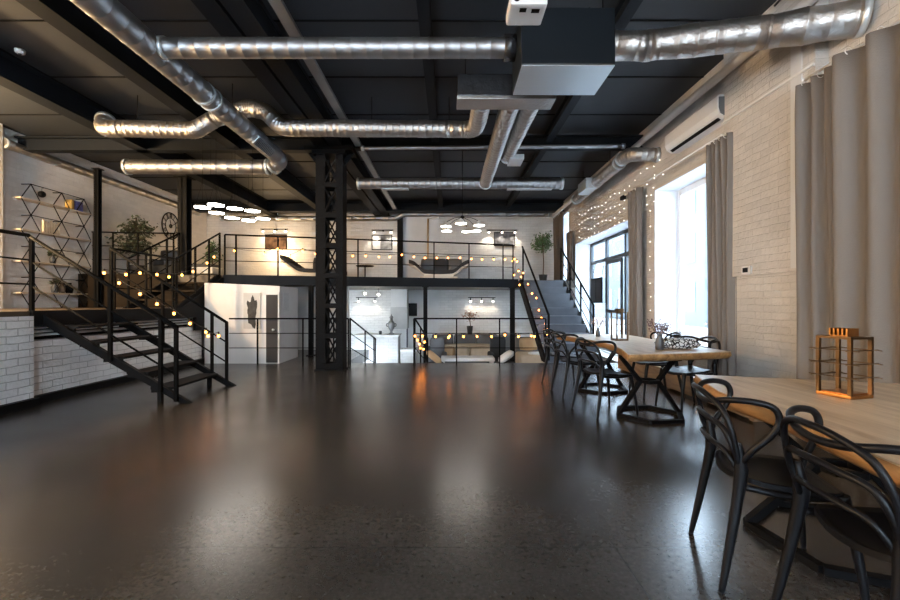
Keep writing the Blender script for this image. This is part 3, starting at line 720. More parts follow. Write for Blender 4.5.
# ================================================================== CURTAINS
def curtain(label, x, y0, y1, z0, z1, folds, amp=.045, m='curtain', sweep=0.0):
    n = folds*10; rows = 14
    P = []
    for i in range(n+1):
        u = i/n; col = []
        for j in range(rows+1):
            v = j/rows; wd = 1-.10*math.sin(v*PI)*0
            a = amp*(.55+.45*v)
            ph = u*folds*2*PI+.7*math.sin(u*9+1)
            yy = y0+(y1-y0)*u + .012*math.sin(v*3+u*8) + sweep*(1-v)*(u-.5)
            xx = x + a*math.sin(ph)+.012*math.sin(v*5+u*13)
            if v > .94: xx = x+a*1.1*math.sin(ph)
            col.append((xx, yy, z0+(z1-z0)*v))
        P.append(col)
    b = MB(); b.grid(P, (.006, 0, 0))
    t = solo('curtain', b, m, label, 'curtain')
    for i in range(1, folds+1):
        h = MB(); yy = y0+(y1-y0)*(i-.5)/folds; h.tube([(x+.03*math.cos(q*PI/6), yy, z1+.03*math.sin(q*PI/6)) for q in range(12)], .004, 5, True)
        kid('ring', h, 'white', t)
    return t
curtain('tall taupe curtain just right of the white brick pier, narrower of the right pair', 3.36, 3.42, 4.10, .03, 3.32, 4, .05)
curtain('tall wide taupe curtain at the right edge behind the copper lantern', 3.28, 1.25, 3.62, .03, 3.32, 9, .06)
curtain('long taupe curtain left of the pier, beside the tall white window', 3.46, 5.16, 5.66, .05, 3.34, 5, .05)
curtain('grey taupe curtain between the glazed entrance and the tall white window', 3.47, 7.70, 8.14, .05, 3.36, 4, .05)
curtain('narrow brown curtain at the far side of the glazed entrance, behind the stairs', 3.47, 12.05, 12.45, DZ+.01, 3.30, 4, .04, 'curtain_d')
curtain('short brown curtain at the mezzanine corner window behind the ficus', 3.46, 12.95, 13.95, DZ+.02, 4.02, 6, .05, 'curtain_d')
def rod(label, y0, y1, z, x=3.46):
    t = thing('curtain_rod', label, 'curtain rod', (x, (y0+y1)/2, z))
    b = MB(); b.cyl((x, y0, z), (x, y1, z), .012, 8); kid('rod', b, 'white', t)
    for yy in (y0, y1):
        b = MB(); b.ball((x, yy, z), .022, 8); kid('finial', b, 'white', t)
        b = MB(); b.box((x, yy+(.12 if yy == y0 else -.12)-.008, z-.01), (XR+.003, yy+(.12 if yy == y0 else -.12)+.008, z+.01)); kid('bracket', b, 'white', t)
rod('curtain rod at the right edge carrying the two widest taupe curtains', .9, 4.02, 3.35, 3.35)
rod('curtain rod over the tall white window left of the pier', 5.40, 8.35, 3.38)
# ================================================================== TABLES
def slab_outline(pts, n=6):
    """closed wavy outline from corner points in order; jitter along the long sides"""
    return [Vector((p[0], p[1], 0)) for p in pts]
def table(label, pts, z, th, bases, rot, br=.36):
    cx = sum(p[0] for p in pts)/len(pts); cy = sum(p[1] for p in pts)/len(pts)
    t = thing('dining_table', label, 'table', (cx, cy, 0))
    top = [Vector((p[0], p[1], z-.002)) for p in pts]; c = Vector((cx, cy, 0))
    b = MB(); b.prism([p for p in top], (0, 0, .006)); kid('tabletop', b, 'wood', t)
    # bark edge: outline pushed in and out over the thickness
    b = MB(); n = len(pts); rings = []
    dense = []
    for i in range(n):
        a, d = top[i], top[(i+1) % n]; k = max(1, int((d-a).length/.05))
        dense += [a.lerp(d, q/k) for q in range(k)]
    for lv in range(5):
        u = lv/4; ring = []
        for i, p in enumerate(dense):
            out = (p-c); out.z = 0; out.normalize()
            off = -.002+.012*math.sin(u*PI)*(1+.9*noise.noise(Vector((p.x*9, p.y*9, u*3))))-.030*u*u+(.006*noise.noise(p*15+Vector((0, 0, u*2))) if lv else 0)
            ring.append(b.bm.verts.new(Vector((p.x+out.x*off, p.y+out.y*off, z-.002-th*u))))
        rings.append(ring)
    N = len(dense)
    for A, B in zip(rings, rings[1:]):
        for k in range(N): b.bm.faces.new((A[k], A[(k+1) % N], B[(k+1) % N], B[k])).smooth = True
    b.bm.faces.new(rings[-1]); b.bm.faces.new(rings[0][::-1]); kid('live_edge', b, 'wood_edge', t)
    for bx, by, r0 in bases:
        def hexa(r, zz): return [Vector((bx+r*math.cos(r0+k*PI/3), by+r*math.sin(r0+k*PI/3), zz)) for k in range(6)]
        lo, mid, hi = hexa(br, .02), hexa(.105, .385), hexa(br*.92, z-th-.02)
        for nm, A, w in (('foot_ring', lo, .045), ('waist_ring', mid, .028), ('top_ring', hi, .04)):
            b = MB()
            for k in range(6): b.bar(A[k], A[(k+1) % 6], w, .035)
            kid(nm, b, 'black', t)
        for k in (0, 3):
            q = MB(); q.bar(lo[k], mid[k], .055, .035); q.bar(mid[k], hi[k], .055, .035); kid('strut', q, 'black', t)
    return t
table('long live-edge oak table by the windows, set with two flower vases',
      [(1.73, 4.10), (2.2, 4.17), (2.88, 4.34), (2.86, 5.0), (2.78, 5.7), (2.80, 6.3), (2.76, 6.72), (2.2, 6.78), (1.70, 6.75), (1.77, 6.4), (1.83, 6.1), (1.88, 5.8), (1.93, 5.55), (1.95, 5.3), (1.94, 5.0), (1.90, 4.8), (1.87, 4.6), (1.80, 4.35)], .75, .07,
      [(2.22, 4.72, .12), (2.2, 6.15, .3)], 0)
table('big live-edge oak table in the right foreground carrying the copper lantern',
      [(1.71, 2.95), (1.60, 2.65), (1.52, 2.39), (1.51, 2.15), (1.50, 1.98), (1.45, 1.75), (1.42, 1.52), (1.38, 1.3), (1.36, .9), (1.40, .45), (2.5, .35), (2.62, 1.3), (2.70, 2.0), (2.80, 2.60)], .75, .075,
      [(2.06, 2.22, 2.75), (2.0, .95, 2.75)], 0, .42)

# ================================================================== CHAIRS
def seat_mb():
    b = MB(); P = []; n = 12
    for i in range(n+1):
        u = i/n*2-1; row = []
        for j in range(n+1):
            v = j/n; x = -.20+.43*v
            w = (.205+.03*v)*(1-.25*max(0, abs(v*2-1)-.6)**2/.16)
            yy = u*w; xx = x*(1-.0)-.03*(v < .5)*(u*u)*(-1) - .02*(v >= .5)*(u*u)
            z = .452+.018*u*u-.012*math.cos(v*PI*1.1)*(-1)*(.5)-.02*max(0, v-.75)*4*(v-.75)*4*.5+.05*max(0, .25-v)
            row.append((xx, yy, z))
        P.append(row)
    return b.grid(P, (0, 0, -.022))
def make_chair(label, group):
    t = thing('dining_chair', label, 'chair', (0, 0, 0), 0, group)
    link('seat', seat_mb(), 'blackplastic', t)
    for s in (-1, 1):
        b = MB(); b.tube(smooth_path([(.185, s*.205, .455), (.205, s*.215, .36), (.235, s*.235, .15), (.25, s*.245, 0)], 4), [.025-.013*k/12 for k in range(13)], 10); link('leg', b, 'blackplastic', t)
        b = MB(); b.tube(smooth_path([(-.19, s*.212, .64), (-.178, s*.207, .53), (-.19, s*.212, .42), (-.235, s*.232, .16), (-.265, s*.245, 0)], 4), [.012, .016, .020, .024]+[.028-.016*k/12 for k in range(13)], 10); link('leg', b, 'blackplastic', t)
        b = MB(); b.tube(smooth_path([(.19, s*.21, .445), (.0, s*.222, .435), (-.17, s*.205, .45)], 5), .015, 8); link('side_rail', b, 'blackplastic', t)
    def mirror(H): return H+[(x, -y, z) for x, y, z in H[::-1][1:]]
    arm = [(-.185, .208, .54), (-.15, .245, .62), (-.09, .272, .70), (-.065, .28, .765), (-.085, .277, .815), (-.15, .258, .832), (-.22, .205, .825), (-.262, .11, .80), (-.275, 0, .79)]
    top = [(-.18, .205, .50), (-.20, .222, .60), (-.222, .228, .70), (-.25, .19, .785), (-.288, .09, .832), (-.298, 0, .84)]
    mid = [(-.18, .208, .53), (-.215, .215, .63), (-.240, .180, .695), (-.265, .085, .712), (-.27, 0, .715)]
    low = [(-.175, .205, .49), (-.225, .165, .585), (-.252, .08, .605), (-.257, 0, .608)]
    for nm, H, r in (('arm_band', arm, .014), ('top_band', top, .0125), ('back_band', mid, .0125), ('lower_band', low, .011)):
        b = MB(); b.tube(smooth_path(mirror(H), 6), r, 9); link(nm, b, 'blackplastic', t)
    return t
G1, G2, G3 = 'black chairs at the big table', 'black chairs on the aisle side of the far table', 'black chairs on the window side of the far table'
ch = make_chair('black plastic armchair with looped back at the big table, the whole of it in view', G1)
ch.location = (1.50, 2.0, 0); ch.rotation_euler = (0, 0, math.radians(-16))
for x, y_, a, lb, g in (
        (1.515, 1.415, -6, 'black plastic armchair with looped back nearest the camera, cut off at the bottom right corner', G1),
        (1.78, 4.87, 16, 'black looped armchair at the aisle side of the far table, nearest of three', G2),
        (1.74, 5.84, 4, 'black looped armchair at the aisle side of the far table, middle of three', G2),
        (1.74, 6.45, 3, 'black looped armchair at the aisle side of the far table, farthest, by the grey stairs', G2),
        (2.82, 5.02, 186, 'black looped armchair at the window side of the far table, beside the patterned cushion', G3),
        (2.81, 5.80, 178, 'black looped armchair at the window side of the far table, behind the near flower vase', G3)):
    c = copy_tree(ch, (x, y_, 0), math.radians(a), lb); c['group'] = g

# ================================================================== THINGS ON THE TABLES
def lantern(label, x, y_, z, w, h, rotz, m, ext=.02, candle=False):
    pm = 'brownmetal'; t = thing('lantern', label, 'lantern', (x, y_, z), rotz); k = w/2; e = .0085*w/.17
    b = MB(); b.box((-k, -k, 0), (k, k, .018), .004); b.box((-k*.8, -k*.8, .018), (k*.8, k*.8, .024)); link('base', b, m, t)
    for sx in (-1, 1):
        for sy in (-1, 1):
            b = MB(); b.box((sx*(k-e)-e, sy*(k-e)-e, .018), (sx*(k-e)+e, sy*(k-e)+e, h)); link('corner_post', b, pm, t)
    b = MB(); b.box((-k, -k, h-.012), (k, -k+2*e, h)); b.box((-k, k-2*e, h-.012), (k, k, h)); b.box((-k, -k, h-.012), (-k+2*e, k, h)); b.box((k-2*e, -k, h-.012), (k, k, h)); link('top_frame', b, pm, t)
    for zz in (.34, .56, .78):
        b = MB()
        for s in (-1, 1):
            b.tube([(-k-ext, s*k, h*zz), (k+ext, s*k, h*zz)], .003, 6); b.tube([(s*k, -k-ext, h*zz), (s*k, k+ext, h*zz)], .003, 6)
        link('rail', b, pm, t)
    b = MB(); b.box((-k*.5, -k*.5, h), (k*.5, k*.5, h+.006)); 
    for i in range(5):
        b.box((-k*.5, -k*.5+i*k*.24, h+.006), (k*.5, -k*.5+i*k*.24+.008, h+.042))
    link('cap', b, m, t)
    return t
lantern('open copper lantern with rods on the big foreground table', 2.11, 2.27, .754, .165, .32, math.radians(15), 'copper', .035)
lantern('tall bronze lantern near the far end of the far table, in front of the curtain', 2.27, 5.66, .754, .165, .38, math.radians(6), 'brownmetal', .012)
def vase(label, x, y_, z, h, fl, spread, n):
    t = thing('flower_vase', label, 'vase', (x, y_, z)); r = h*.27
    b = MB(); b.lathe((0, 0, 0), [(r*.85, 0), (r, h*.2), (r*.95, h*.5), (r*.6, h*.85), (r*.62, h), (r*.5, h)], 16); link('vessel', b, 'vase', t)
    b = MB(); f = MB()
    for k in range(n):
        a = rnd.uniform(0, 2*PI); s_ = spread*rnd.uniform(.3, 1); top = Vector((math.cos(a)*s_, math.sin(a)*s_, h+rnd.uniform(.4, 1)*.17))
        b.tube([(0, 0, h*.8), top*.5+Vector((0, 0, h*.35)), top], .002, 4)
        for q in range(7): f.leaf(top-Vector((0, 0, q*.012)), (rnd.uniform(-1, 1), rnd.uniform(-1, 1), rnd.uniform(.1, 1)), .028, .014)
    link('stems', b, 'trunk', t); link('dried_flowers', f, fl, t)
vase('grey vase with bushy dried flowers at the near end of the far table', 2.24, 4.52, .754, .165, 'dried2', .11, 34)
vase('small grey vase with rusty dried flowers at the far end of the far table', 2.20, 6.28, .754, .13, 'dried', .11, 22)
b = MB(); b.cushion((2.48, 4.62, .754+.058), (.42, .30, .115), Matrix.Rotation(math.radians(8), 3, 'Z'))
solo('cushion', b, 'pattern', 'black and white patterned cushion lying on the near end of the far table', 'cushion')
t = thing('bench', 'low brown wooden bench along the right wall under the tall white window', 'bench', (3.30, 6.2, 0))
b = MB(); b.box((3.17, 4.4, .24), (3.45, 8.0, .28), .006); kid('seat', b, 'boardwood', t); b = MB(); b.box((3.17, 4.42, .03), (3.195, 7.98, .24)); kid('front_board', b, 'boardwood', t)
for yy in (4.5, 6.2, 7.9): b = MB(); b.box((3.20, yy-.03, 0), (3.43, yy+.03, .24)); kid('leg', b, 'boardwood', t)
t = thing('notice_board', 'small dark board hanging in the side light of the glazed entrance', 'board', (3.9, 11.3, 1.5))
b = MB(); b.box((3.93, 10.95, 1.25), (3.96, 11.75, 1.92), .006); kid('frame', b, 'black', t); b = MB(); b.box((3.925, 11.0, 1.30), (3.931, 11.35, 1.87)); b.box((3.925, 11.39, 1.30), (3.931, 11.70, 1.87)); kid('sheet', b, 'dgrey', t)
for yy in (11.0, 11.7): b = MB(); b.cyl((3.945, yy, 1.92), (4.03, yy, 2.32), .005, 6); kid('cord', b, 'black', t)

# ================================================================== PLANTS
def plant(label, x, y_, z, h, crown_z, rx, rz, n, m='leaf', pot_r=.14, pot_h=.24, L=.09, name='potted_plant', cat='plant', tops=1):
    t = thing(name, label, cat, (x, y_, z))
    b = MB(); b.lathe((0, 0, 0), [(pot_r*.75, 0), (pot_r, pot_h*.9), (pot_r*1.05, pot_h), (pot_r*.9, pot_h), (pot_r*.85, pot_h*.9)], 16); link('pot', b, 'pot', t)
    b = MB(); f = MB()
    b.tube(smooth_path([(0, 0, pot_h*.8), (.02, .01, crown_z*.5), (-.015, 0, crown_z), (0, 0, crown_z+rz*.6)], 4), .016, 6)
    for k in range(n//10):
        a = rnd.uniform(0, 2*PI); e = rnd.uniform(-.9, 1); q = rnd.uniform(.45, 1)
        tip = Vector((math.cos(a)*rx*q*math.sqrt(max(0, 1-e*e*.8)), math.sin(a)*rx*q*math.sqrt(max(0, 1-e*e*.8)), crown_z+e*rz*q))
        st = Vector((0, 0, crown_z+(e-.5)*rz*.5)); b.tube([st, st.lerp(tip, .6)+Vector((0, 0, .04)), tip], .004, 4)
        for j in range(10):
            p = st.lerp(tip, rnd.uniform(.45, 1.08)) + Vector((rnd.uniform(-1, 1), rnd.uniform(-1, 1), rnd.uniform(-1, 1)))*L*.8
            f.leaf(p, (rnd.uniform(-1, 1), rnd.uniform(-1, 1), rnd.uniform(-1.1, .5)), L*rnd.uniform(.7, 1.2), L*.42)
    link('trunk', b, 'trunk', t); link('foliage', f, m, t)
    return t
p = at(127, 275, 10.2); plant('big leafy potted tree on the left of the mezzanine near the wall clock', p.x+.15, 10.3, DZ, 1.5, 1.05, .47, .62, 700, 'leafd', .17, .28, .12)
p = at(212, 270, 11.6); plant('green potted plant on the mezzanine between the brown post and the warm-lit corner', p.x, 11.6, DZ+.02, 1.0, .72, .24, .36, 260, 'leaf', .14, .26, .10)
p = at(543, 280, 12.75); plant('round-headed green ficus tree in a pot at the top of the grey stairs', p.x, 12.75, DZ, 1.6, 1.22, .33, .34, 620, 'leaf', .13, .22, .09)
p = at(470, 345, 13.75); plant('brown dried branches in a dark pot behind the beige cushions of the sunken sofa', p.x, 13.85, .20, .6, .62, .30, .22, 140, 'dried', .1, .3, .08)

# ================================================================== LEFT WALL: SHELF, CLOCK
t = thing('hexagon_shelf', 'black wire wall shelf of linked diamonds with pale wood boards on the left wall', 'shelf', (XL+.1, 8.74, PZ))
xs0, xs1 = XL+.01, XL+.20
def Yp(px): return F*(-XL-.19)/(VX-px)
cols = [Yp(31), Yp(61.7), Yp(84)]; hw = .185; zs = [3.50-.588*k for k in range(5)]
for yc in cols:
    for x in (xs1-.01,):
        b = MB()
        for za, zb_ in zip(zs, zs[1:]):
            zm = (za+zb_)/2
            for s in (-1, 1):
                b.tube([(x, yc, za), (x, yc+s*hw, zm)], .009, 5); b.tube([(x, yc+s*hw, zm), (x, yc, zb_)], .009, 5)
        kid('frame', b, 'black', t)
    for z in zs: b = MB(); b.tube([(xs0, yc, z), (xs1, yc, z)], .009, 5); kid('spacer', b, 'black', t)
for z in (zs[0], zs[1], zs[2], zs[3], zs[4]):
    b = MB()
    b.tube([(xs1-.01, cols[0], z), (xs1-.01, cols[2], z)], .008, 5)
    kid('rail', b, 'black', t)
boards = []
for k in range(4):
    z = zs[k]-.294; boards.append(z)
    b = MB(); b.box((xs0, cols[0]-hw, z-.012), (xs1, cols[2]+hw, z+.012)); kid('board', b, 'shelfwood', t)
xm = XL+.12
z = boards[0]+.012
tb = thing('book', 'blue and violet patterned book standing on the top board of the hexagon shelf', 'book', (xm, 9.05, z)); b = MB(); b.box((xm-.09, 9.0, z), (xm+.055, 9.20, z+.20)); kid('cover', b, 'bluebook', tb)
tb = thing('book', 'ochre-spined book beside the blue one on the top board of the hexagon shelf', 'book', (xm, 8.94, z)); b = MB(); b.box((xm-.09, 8.93, z), (xm+.055, 8.985, z+.21)); kid('cover', b, 'yellow', tb)
tb = thing('bauble', 'dark round ornament hanging from the top rail of the hexagon shelf', 'ornament', (xm, 8.33, 3.35)); b = MB(); b.ball((xm, 8.33, 3.38), .065, 12); kid('ball', b, 'black', tb); b = MB(); b.cyl((xm, 8.33, 3.44), (xm, 8.33, 3.50), .004, 5); b.cyl((xm, 8.33, 3.50), (xs1-.01, 8.33, 3.50), .004, 5); kid('cord', b, 'black', tb)
z = boards[1]+.012
for k in range(7):
    lb = ['lit cream candle on the second board of the hexagon shelf, ' + w for w in ('first from the near end', 'second from the near end', 'third from the near end', 'middle of the seven', 'third from the far end', 'second from the far end', 'last at the far end')][k]
    hh = .26-.02*(k % 3); q = solo('candle', MB().lathe((xm, 8.36+k*.055, z), [(.022, 0), (.022, hh), (.015, hh)], 10), 'candle', lb, 'candle', 'cream candles on the hexagon shelf')
    w = MB(); w.cyl((xm, 8.36+k*.055, z+hh), (xm, 8.36+k*.055, z+hh+.02), .003, 5); kid('wick', w, 'black', q)
def jar(label, yy, z, r, h, m, leaves=0):
    t = thing('vase', label, 'vase', (xm, yy, z)); b = MB(); b.lathe((0, 0, 0), [(r*.8, 0), (r, h*.3), (r, h*.6), (r*.5, h*.85), (r*.6, h), (r*.4, h)], 14); link('vessel', b, m, t)
    if leaves:
        f = MB()
        for k in range(leaves):
            a = rnd.uniform(0, 2*PI); d = Vector((math.cos(a)*.7, math.sin(a), rnd.uniform(-.1, .8))); f.leaf(Vector((0, 0, h))+d*rnd.uniform(0, .05), d, .085, .03)
        link('leaves', f, 'leafd', t)
jar('dark vase with spreading leaves on the third board of the hexagon shelf', 8.56, boards[2]+.012, .055, .17, 'vase', 50)
jar('small white jar on the third board of the hexagon shelf near its near end', 8.15, boards[2]+.012, .06, .14, 'whitem')
jar('leafy grey vase on the lowest board of the hexagon shelf', 8.60, boards[3]+.012, .06, .2, 'vase', 60)
jar('brown vase on the lowest board of the hexagon shelf, right of the leafy one', 8.76, boards[3]+.012, .06, .2, 'trunk')
jar('black squat vase on the lowest board of the hexagon shelf, farthest of three', 8.93, boards[3]+.012, .07, .22, 'black')
# clock
cz, cyy, R = 3.48, F*8.05/(VX-171.5), .38
t = thing('wall_clock', 'large black skeleton wall clock with roman numerals on the left mezzanine wall', 'clock', (XL+.03, cyy, cz))
def ring(b, r, rr): b.tube([(XL+.03, cyy+r*math.cos(k*PI/18), cz+r*math.sin(k*PI/18)) for k in range(36)], rr, 6, True)
b = MB(); ring(b, R, .016); kid('outer_ring', b, 'black', t)
b = MB(); ring(b, R*.60, .010); kid('inner_ring', b, 'black', t)
b = MB(); ring(b, .045, .016); 
kid('hub', b, 'black', t)
rom = ['XII', 'I', 'II', 'III', 'IV', 'V', 'VI', 'VII', 'VIII', 'IX', 'X', 'XI']
for k, s_ in enumerate(rom):
    a = PI/2-k*PI/6; b = MB(); wtot = sum({'I': .022, 'V': .05, 'X': .05}[c_] for c_ in s_); u = -wtot/2
    def pt(du, dr):      # du along the tangent, dr along the radius; the viewer looks towards -x so +y is right
        rr = R*.63+dr*R*.34; return Vector((XL+.03, cyy+rr*math.cos(a)+du*math.sin(a), cz+rr*math.sin(a)-du*math.cos(a)))
    for c_ in s_:
        w_ = {'I': .022, 'V': .05, 'X': .05}[c_]
        if c_ == 'I': b.bar(pt(u+w_/2, 0), pt(u+w_/2, 1), .009, .008, (1, 0, 0))
        if c_ == 'V': b.bar(pt(u, 1), pt(u+w_/2, 0), .009, .008, (1, 0, 0)); b.bar(pt(u+w_, 1), pt(u+w_/2, 0), .009, .008, (1, 0, 0))
        if c_ == 'X': b.bar(pt(u, 0), pt(u+w_, 1), .009, .008, (1, 0, 0)); b.bar(pt(u, 1), pt(u+w_, 0), .009, .008, (1, 0, 0))
        u += w_
    kid('numeral', b, 'black', t)
for nm, a, L_ in (('hour_hand', 1.9, .5), ('minute_hand', .5, .85)):
    b = MB(); b.bar((XL+.045, cyy, cz), (XL+.045, cyy+R*L_*math.cos(a), cz+R*L_*math.sin(a)), .018, .006, (1, 0, 0)); kid(nm, b, 'black', t)
b = MB(); b.cyl((XL-.01, cyy, cz), (XL+.05, cyy, cz), .012, 8); kid('spindle', b, 'black', t)

# ================================================================== MEZZANINE FURNITURE
def picture(label, px, py, w, h, m, split=None, D=YF-.03):
    p = at(px, py, D); t = thing('picture', label, 'picture', (p.x, D, p.z-h/2))
    b = MB()
    for lo, hi in (((-w/2, -.02, 0), (w/2, .02, .02)), ((-w/2, -.02, h-.02), (w/2, .02, h)), ((-w/2, -.02, 0), (-w/2+.02, .02, h)), ((w/2-.02, -.02, 0), (w/2, .02, h))): b.box(lo, hi)
    link('frame', b, 'black', t)
    b = MB(); b.box((-w/2+.02, -.008, .02), (w/2-.02, .012, h-.02)); link('print', b, m, t)
    if split:
        b = MB(); b.box((-w/2+.03, -.011, .03), (-w/2+w*split, -.008, h-.03)); link('pale_area', b, 'picw', t)
    return p
SP = []
def spots(label, px0, px1, py, n, D, drop=.0, barpy=None):
    a, c = at(px0, py, D), at(px1, py, D); t = thing('picture_light', label, 'light fixture', a)
    zb_ = a.z+.05 if barpy is None else at(0, barpy, D).z
    b = MB(); b.box((a.x-.08, D-.015, zb_), (c.x+.08, D+.015, zb_+.025)); b.box(((a.x+c.x)/2-.02, D, zb_), ((a.x+c.x)/2+.02, YF+.0, zb_+.02)); kid('bar', b, 'black', t)
    for k in range(n):
        p = a.lerp(c, k/max(1, n-1)); b = MB(); b.tube([(p.x, p.y, zb_), (p.x, p.y, p.z+.03), (p.x, p.y+.0, p.z)], [.012, .022, .03], 10); s_ = kid('spotlight', b, 'black', t)
        b = MB(); b.ball((p.x, p.y, p.z-.01), .026, 8); kid('bulb', b, 'spot', s_); SP.append(Vector((p.x, p.y, p.z-.06)))
picture('brown abstract picture in a dark frame on the warm-lit far wall, left', 276, 242, .72, .50, 'pic1')
picture('black-framed picture with a white left half, right of the lattice column', 382, 242.5, .68, .50, 'pic2', .42)
picture('dark grey picture on the far wall above the right of the mezzanine', 504.5, 239, .70, .47, 'pic3')
spots('three-lamp light bar above the brown abstract picture', 263, 285.5, 231, 3, YF-.22)
spots('two-lamp light bar above the picture with a white left half', 374, 391, 232, 2, YF-.22)
spots('three-lamp light bar above the dark grey picture by the ficus', 489, 515, 232, 3, YF-.22)
spots('three-lamp track light low on the brick wall above the sunken sofa', 470.5, 493, 301, 3, YF-.25, barpy=298)
spots('two-lamp track light above the white brick bar', 358.5, 375, 301, 2, YF-.25, barpy=298)
for lb, px, py in (('bare bulb hanging above the white brick bar, left of two', 365, 293.5), ('bare bulb hanging above the white brick bar, right of two', 378.5, 294.5)):
    p = at(px, py, 12.6); t = thing('hanging_bulb', lb, 'lamp', (p.x, p.y, p.z)); b = MB(); b.cyl((p.x, p.y, p.z+.03), (p.x, p.y, DZ-.19), .005, 5); kid('cord', b, 'black', t)
    b = MB(); b.ball(p, .035, 10); kid('bulb', b, 'spot', t); b = MB(); b.cyl(p+Vector((0, 0, .025)), p+Vector((0, 0, .07)), .015, 8); kid('socket', b, 'black', t); SP.append(p-Vector((0, 0, .06)))
def chaise(label, x0, x1, y_, z, both, seatm, basem, cush):
    t = thing('chaise_longue', label, 'sofa', ((x0+x1)/2, y_, z))
    L_ = x1-x0
    prof = [(0, .52), (.10, .46), (.22, .27), (.32, .22), (.68, .22), (.78, .27), (.90, .44), (1, .52)] if both else [(0, .62), (.08, .52), (.26, .30), (.38, .24), (.7, .22), (1, .20)]
    P = smooth_path([(x0+u*L_, 0, zz) for u, zz in prof], 5)
    b = MB(); b.grid([[Vector((q.x, y_+v, z+q.z)) for v in (-.38, -.36, .36, .38)] for q in P], (0, 0, .10)); kid('seat', b, seatm, t)
    b = MB(); b.grid([[Vector((q.x, y_+v, z+q.z-.07)) for v in (-.34, .34)] for q in P], (0, 0, .06)); 
    b.box((x0+L_*.25, y_-.3, z+.06), (x1-L_*.25, y_+.3, z+.16)); b.box((x0+L_*.18, y_-.3, z), (x0+L_*.26, y_+.3, z+.14)); b.box((x1-L_*.26, y_-.3, z), (x1-L_*.18, y_+.3, z+.14)); kid('base', b, basem, t)
    for k, (u, m, lb, w) in enumerate(cush):
        b = MB(); b.cushion((x0+u*L_, y_+.22, z+.52), (w, .40, .14), Matrix.Rotation(math.radians(76), 3, 'X')); solo('cushion', b, m, lb, 'cushion')
a, c = at(410, 0, 12.6).x, at(468, 0, 12.6).x
chaise('boat-shaped charcoal daybed with cream base in the middle of the mezzanine', a, c, 12.6, DZ, True, 'dgrey', 'cream',
       [(.30, 'grey', 'charcoal cushion on the boat-shaped daybed, left of three', .42), (.54, 'dgrey', 'charcoal cushion on the boat-shaped daybed, middle of three', .46), (.78, 'grey', 'charcoal cushion on the boat-shaped daybed, right of three', .42)])
a, c = at(285, 0, 12.2).x, at(344, 0, 12.2).x
chaise('black reclining chaise with pale base on the mezzanine behind the lattice column', a, c, 12.2, DZ, False, 'dgrey', 'cream', [(.55, 'dgrey', 'charcoal cushion on the black reclining chaise', .40)])
p = at(365, 270, 12.0); t = thing('side_table', 'small round black side table on the mezzanine right of the lattice column', 'table', (p.x, 12.0, DZ))
b = MB(); b.lathe((0, 0, .40), [(.24, 0), (.25, .01), (.25, .025)], 20); link('tabletop', b, 'black', t); b = MB(); b.cyl((0, 0, .02), (0, 0, .40), .018, 8); link('stem', b, 'black', t); b = MB(); b.lathe((0, 0, 0), [(.17, 0), (.16, .02)], 18); link('foot', b, 'black', t)
# white bench with a throw and dark armchair on the left
p0, p1 = at(193, 0, 11.3).x, at(221, 0, 11.3).x
t = thing('daybed', 'white daybed at the left end of the mezzanine beside the green plant', 'sofa', ((p0+p1)/2, 11.3, DZ))
b = MB(); b.box((p0, 10.9, DZ+.12), (p1, 11.35, DZ+.30), .03); kid('frame', b, 'whitem', t); b = MB(); b.box((p0+.03, 10.92, DZ+.30), (p1-.03, 11.32, DZ+.38), .03); kid('mattress', b, 'grey', t)
for x in (p0+.05, p1-.05):
    for yy in (10.95, 11.3): b = MB(); b.cyl((x, yy, DZ), (x, yy, DZ+.13), .02, 8); kid('leg', b, 'black', t)
p0, p1 = at(153, 0, 11.2).x, at(181, 0, 11.2).x
t = thing('armchair', 'low dark grey armchair on the mezzanine beneath the wall clock', 'armchair', ((p0+p1)/2, 11.3, DZ))
b = MB(); b.box((p0+.08, 11.0, DZ+.12), (p1-.08, 11.5, DZ+.36), .05); kid('seat', b, 'dgrey', t); b = MB(); b.box((p0, 11.45, DZ+.12), (p1, 11.63, DZ+.80), .07); kid('backrest', b, 'grey', t)
for x in (p0, p1-.12): b = MB(); b.box((x, 11.0, DZ+.12), (x+.12, 11.5, DZ+.52), .05); kid('armrest', b, 'grey', t)
for x in (p0+.08, p1-.08):
    for yy in (11.05, 11.55): b = MB(); b.cyl((x, yy, DZ), (x, yy, DZ+.13), .02, 8); kid('leg', b, 'black', t)
p = at(433, 215, YF-.12); t = thing('speaker', 'small white box fixed high on the far wall above the daybed', 'box', (p.x, YF-.1, p.z-.12)); b = MB(); b.box((p.x-.19, YF-.2, p.z-.12), (p.x+.19, YF, p.z+.14), .012); kid('case', b, 'white', t); b = MB(); b.box((p.x-.13, YF-.206, p.z-.08), (p.x+.13, YF-.2, p.z+.10)); kid('grille', b, 'grey', t)
b = MB(); b.cyl((p.x-.17, YF-.03, DZ), (p.x-.17, YF-.03, p.z-.1), .03, 10); solo('pipe', b, 'tan', 'thin vertical ochre pipe on the far wall below the small white box', 'pipe')

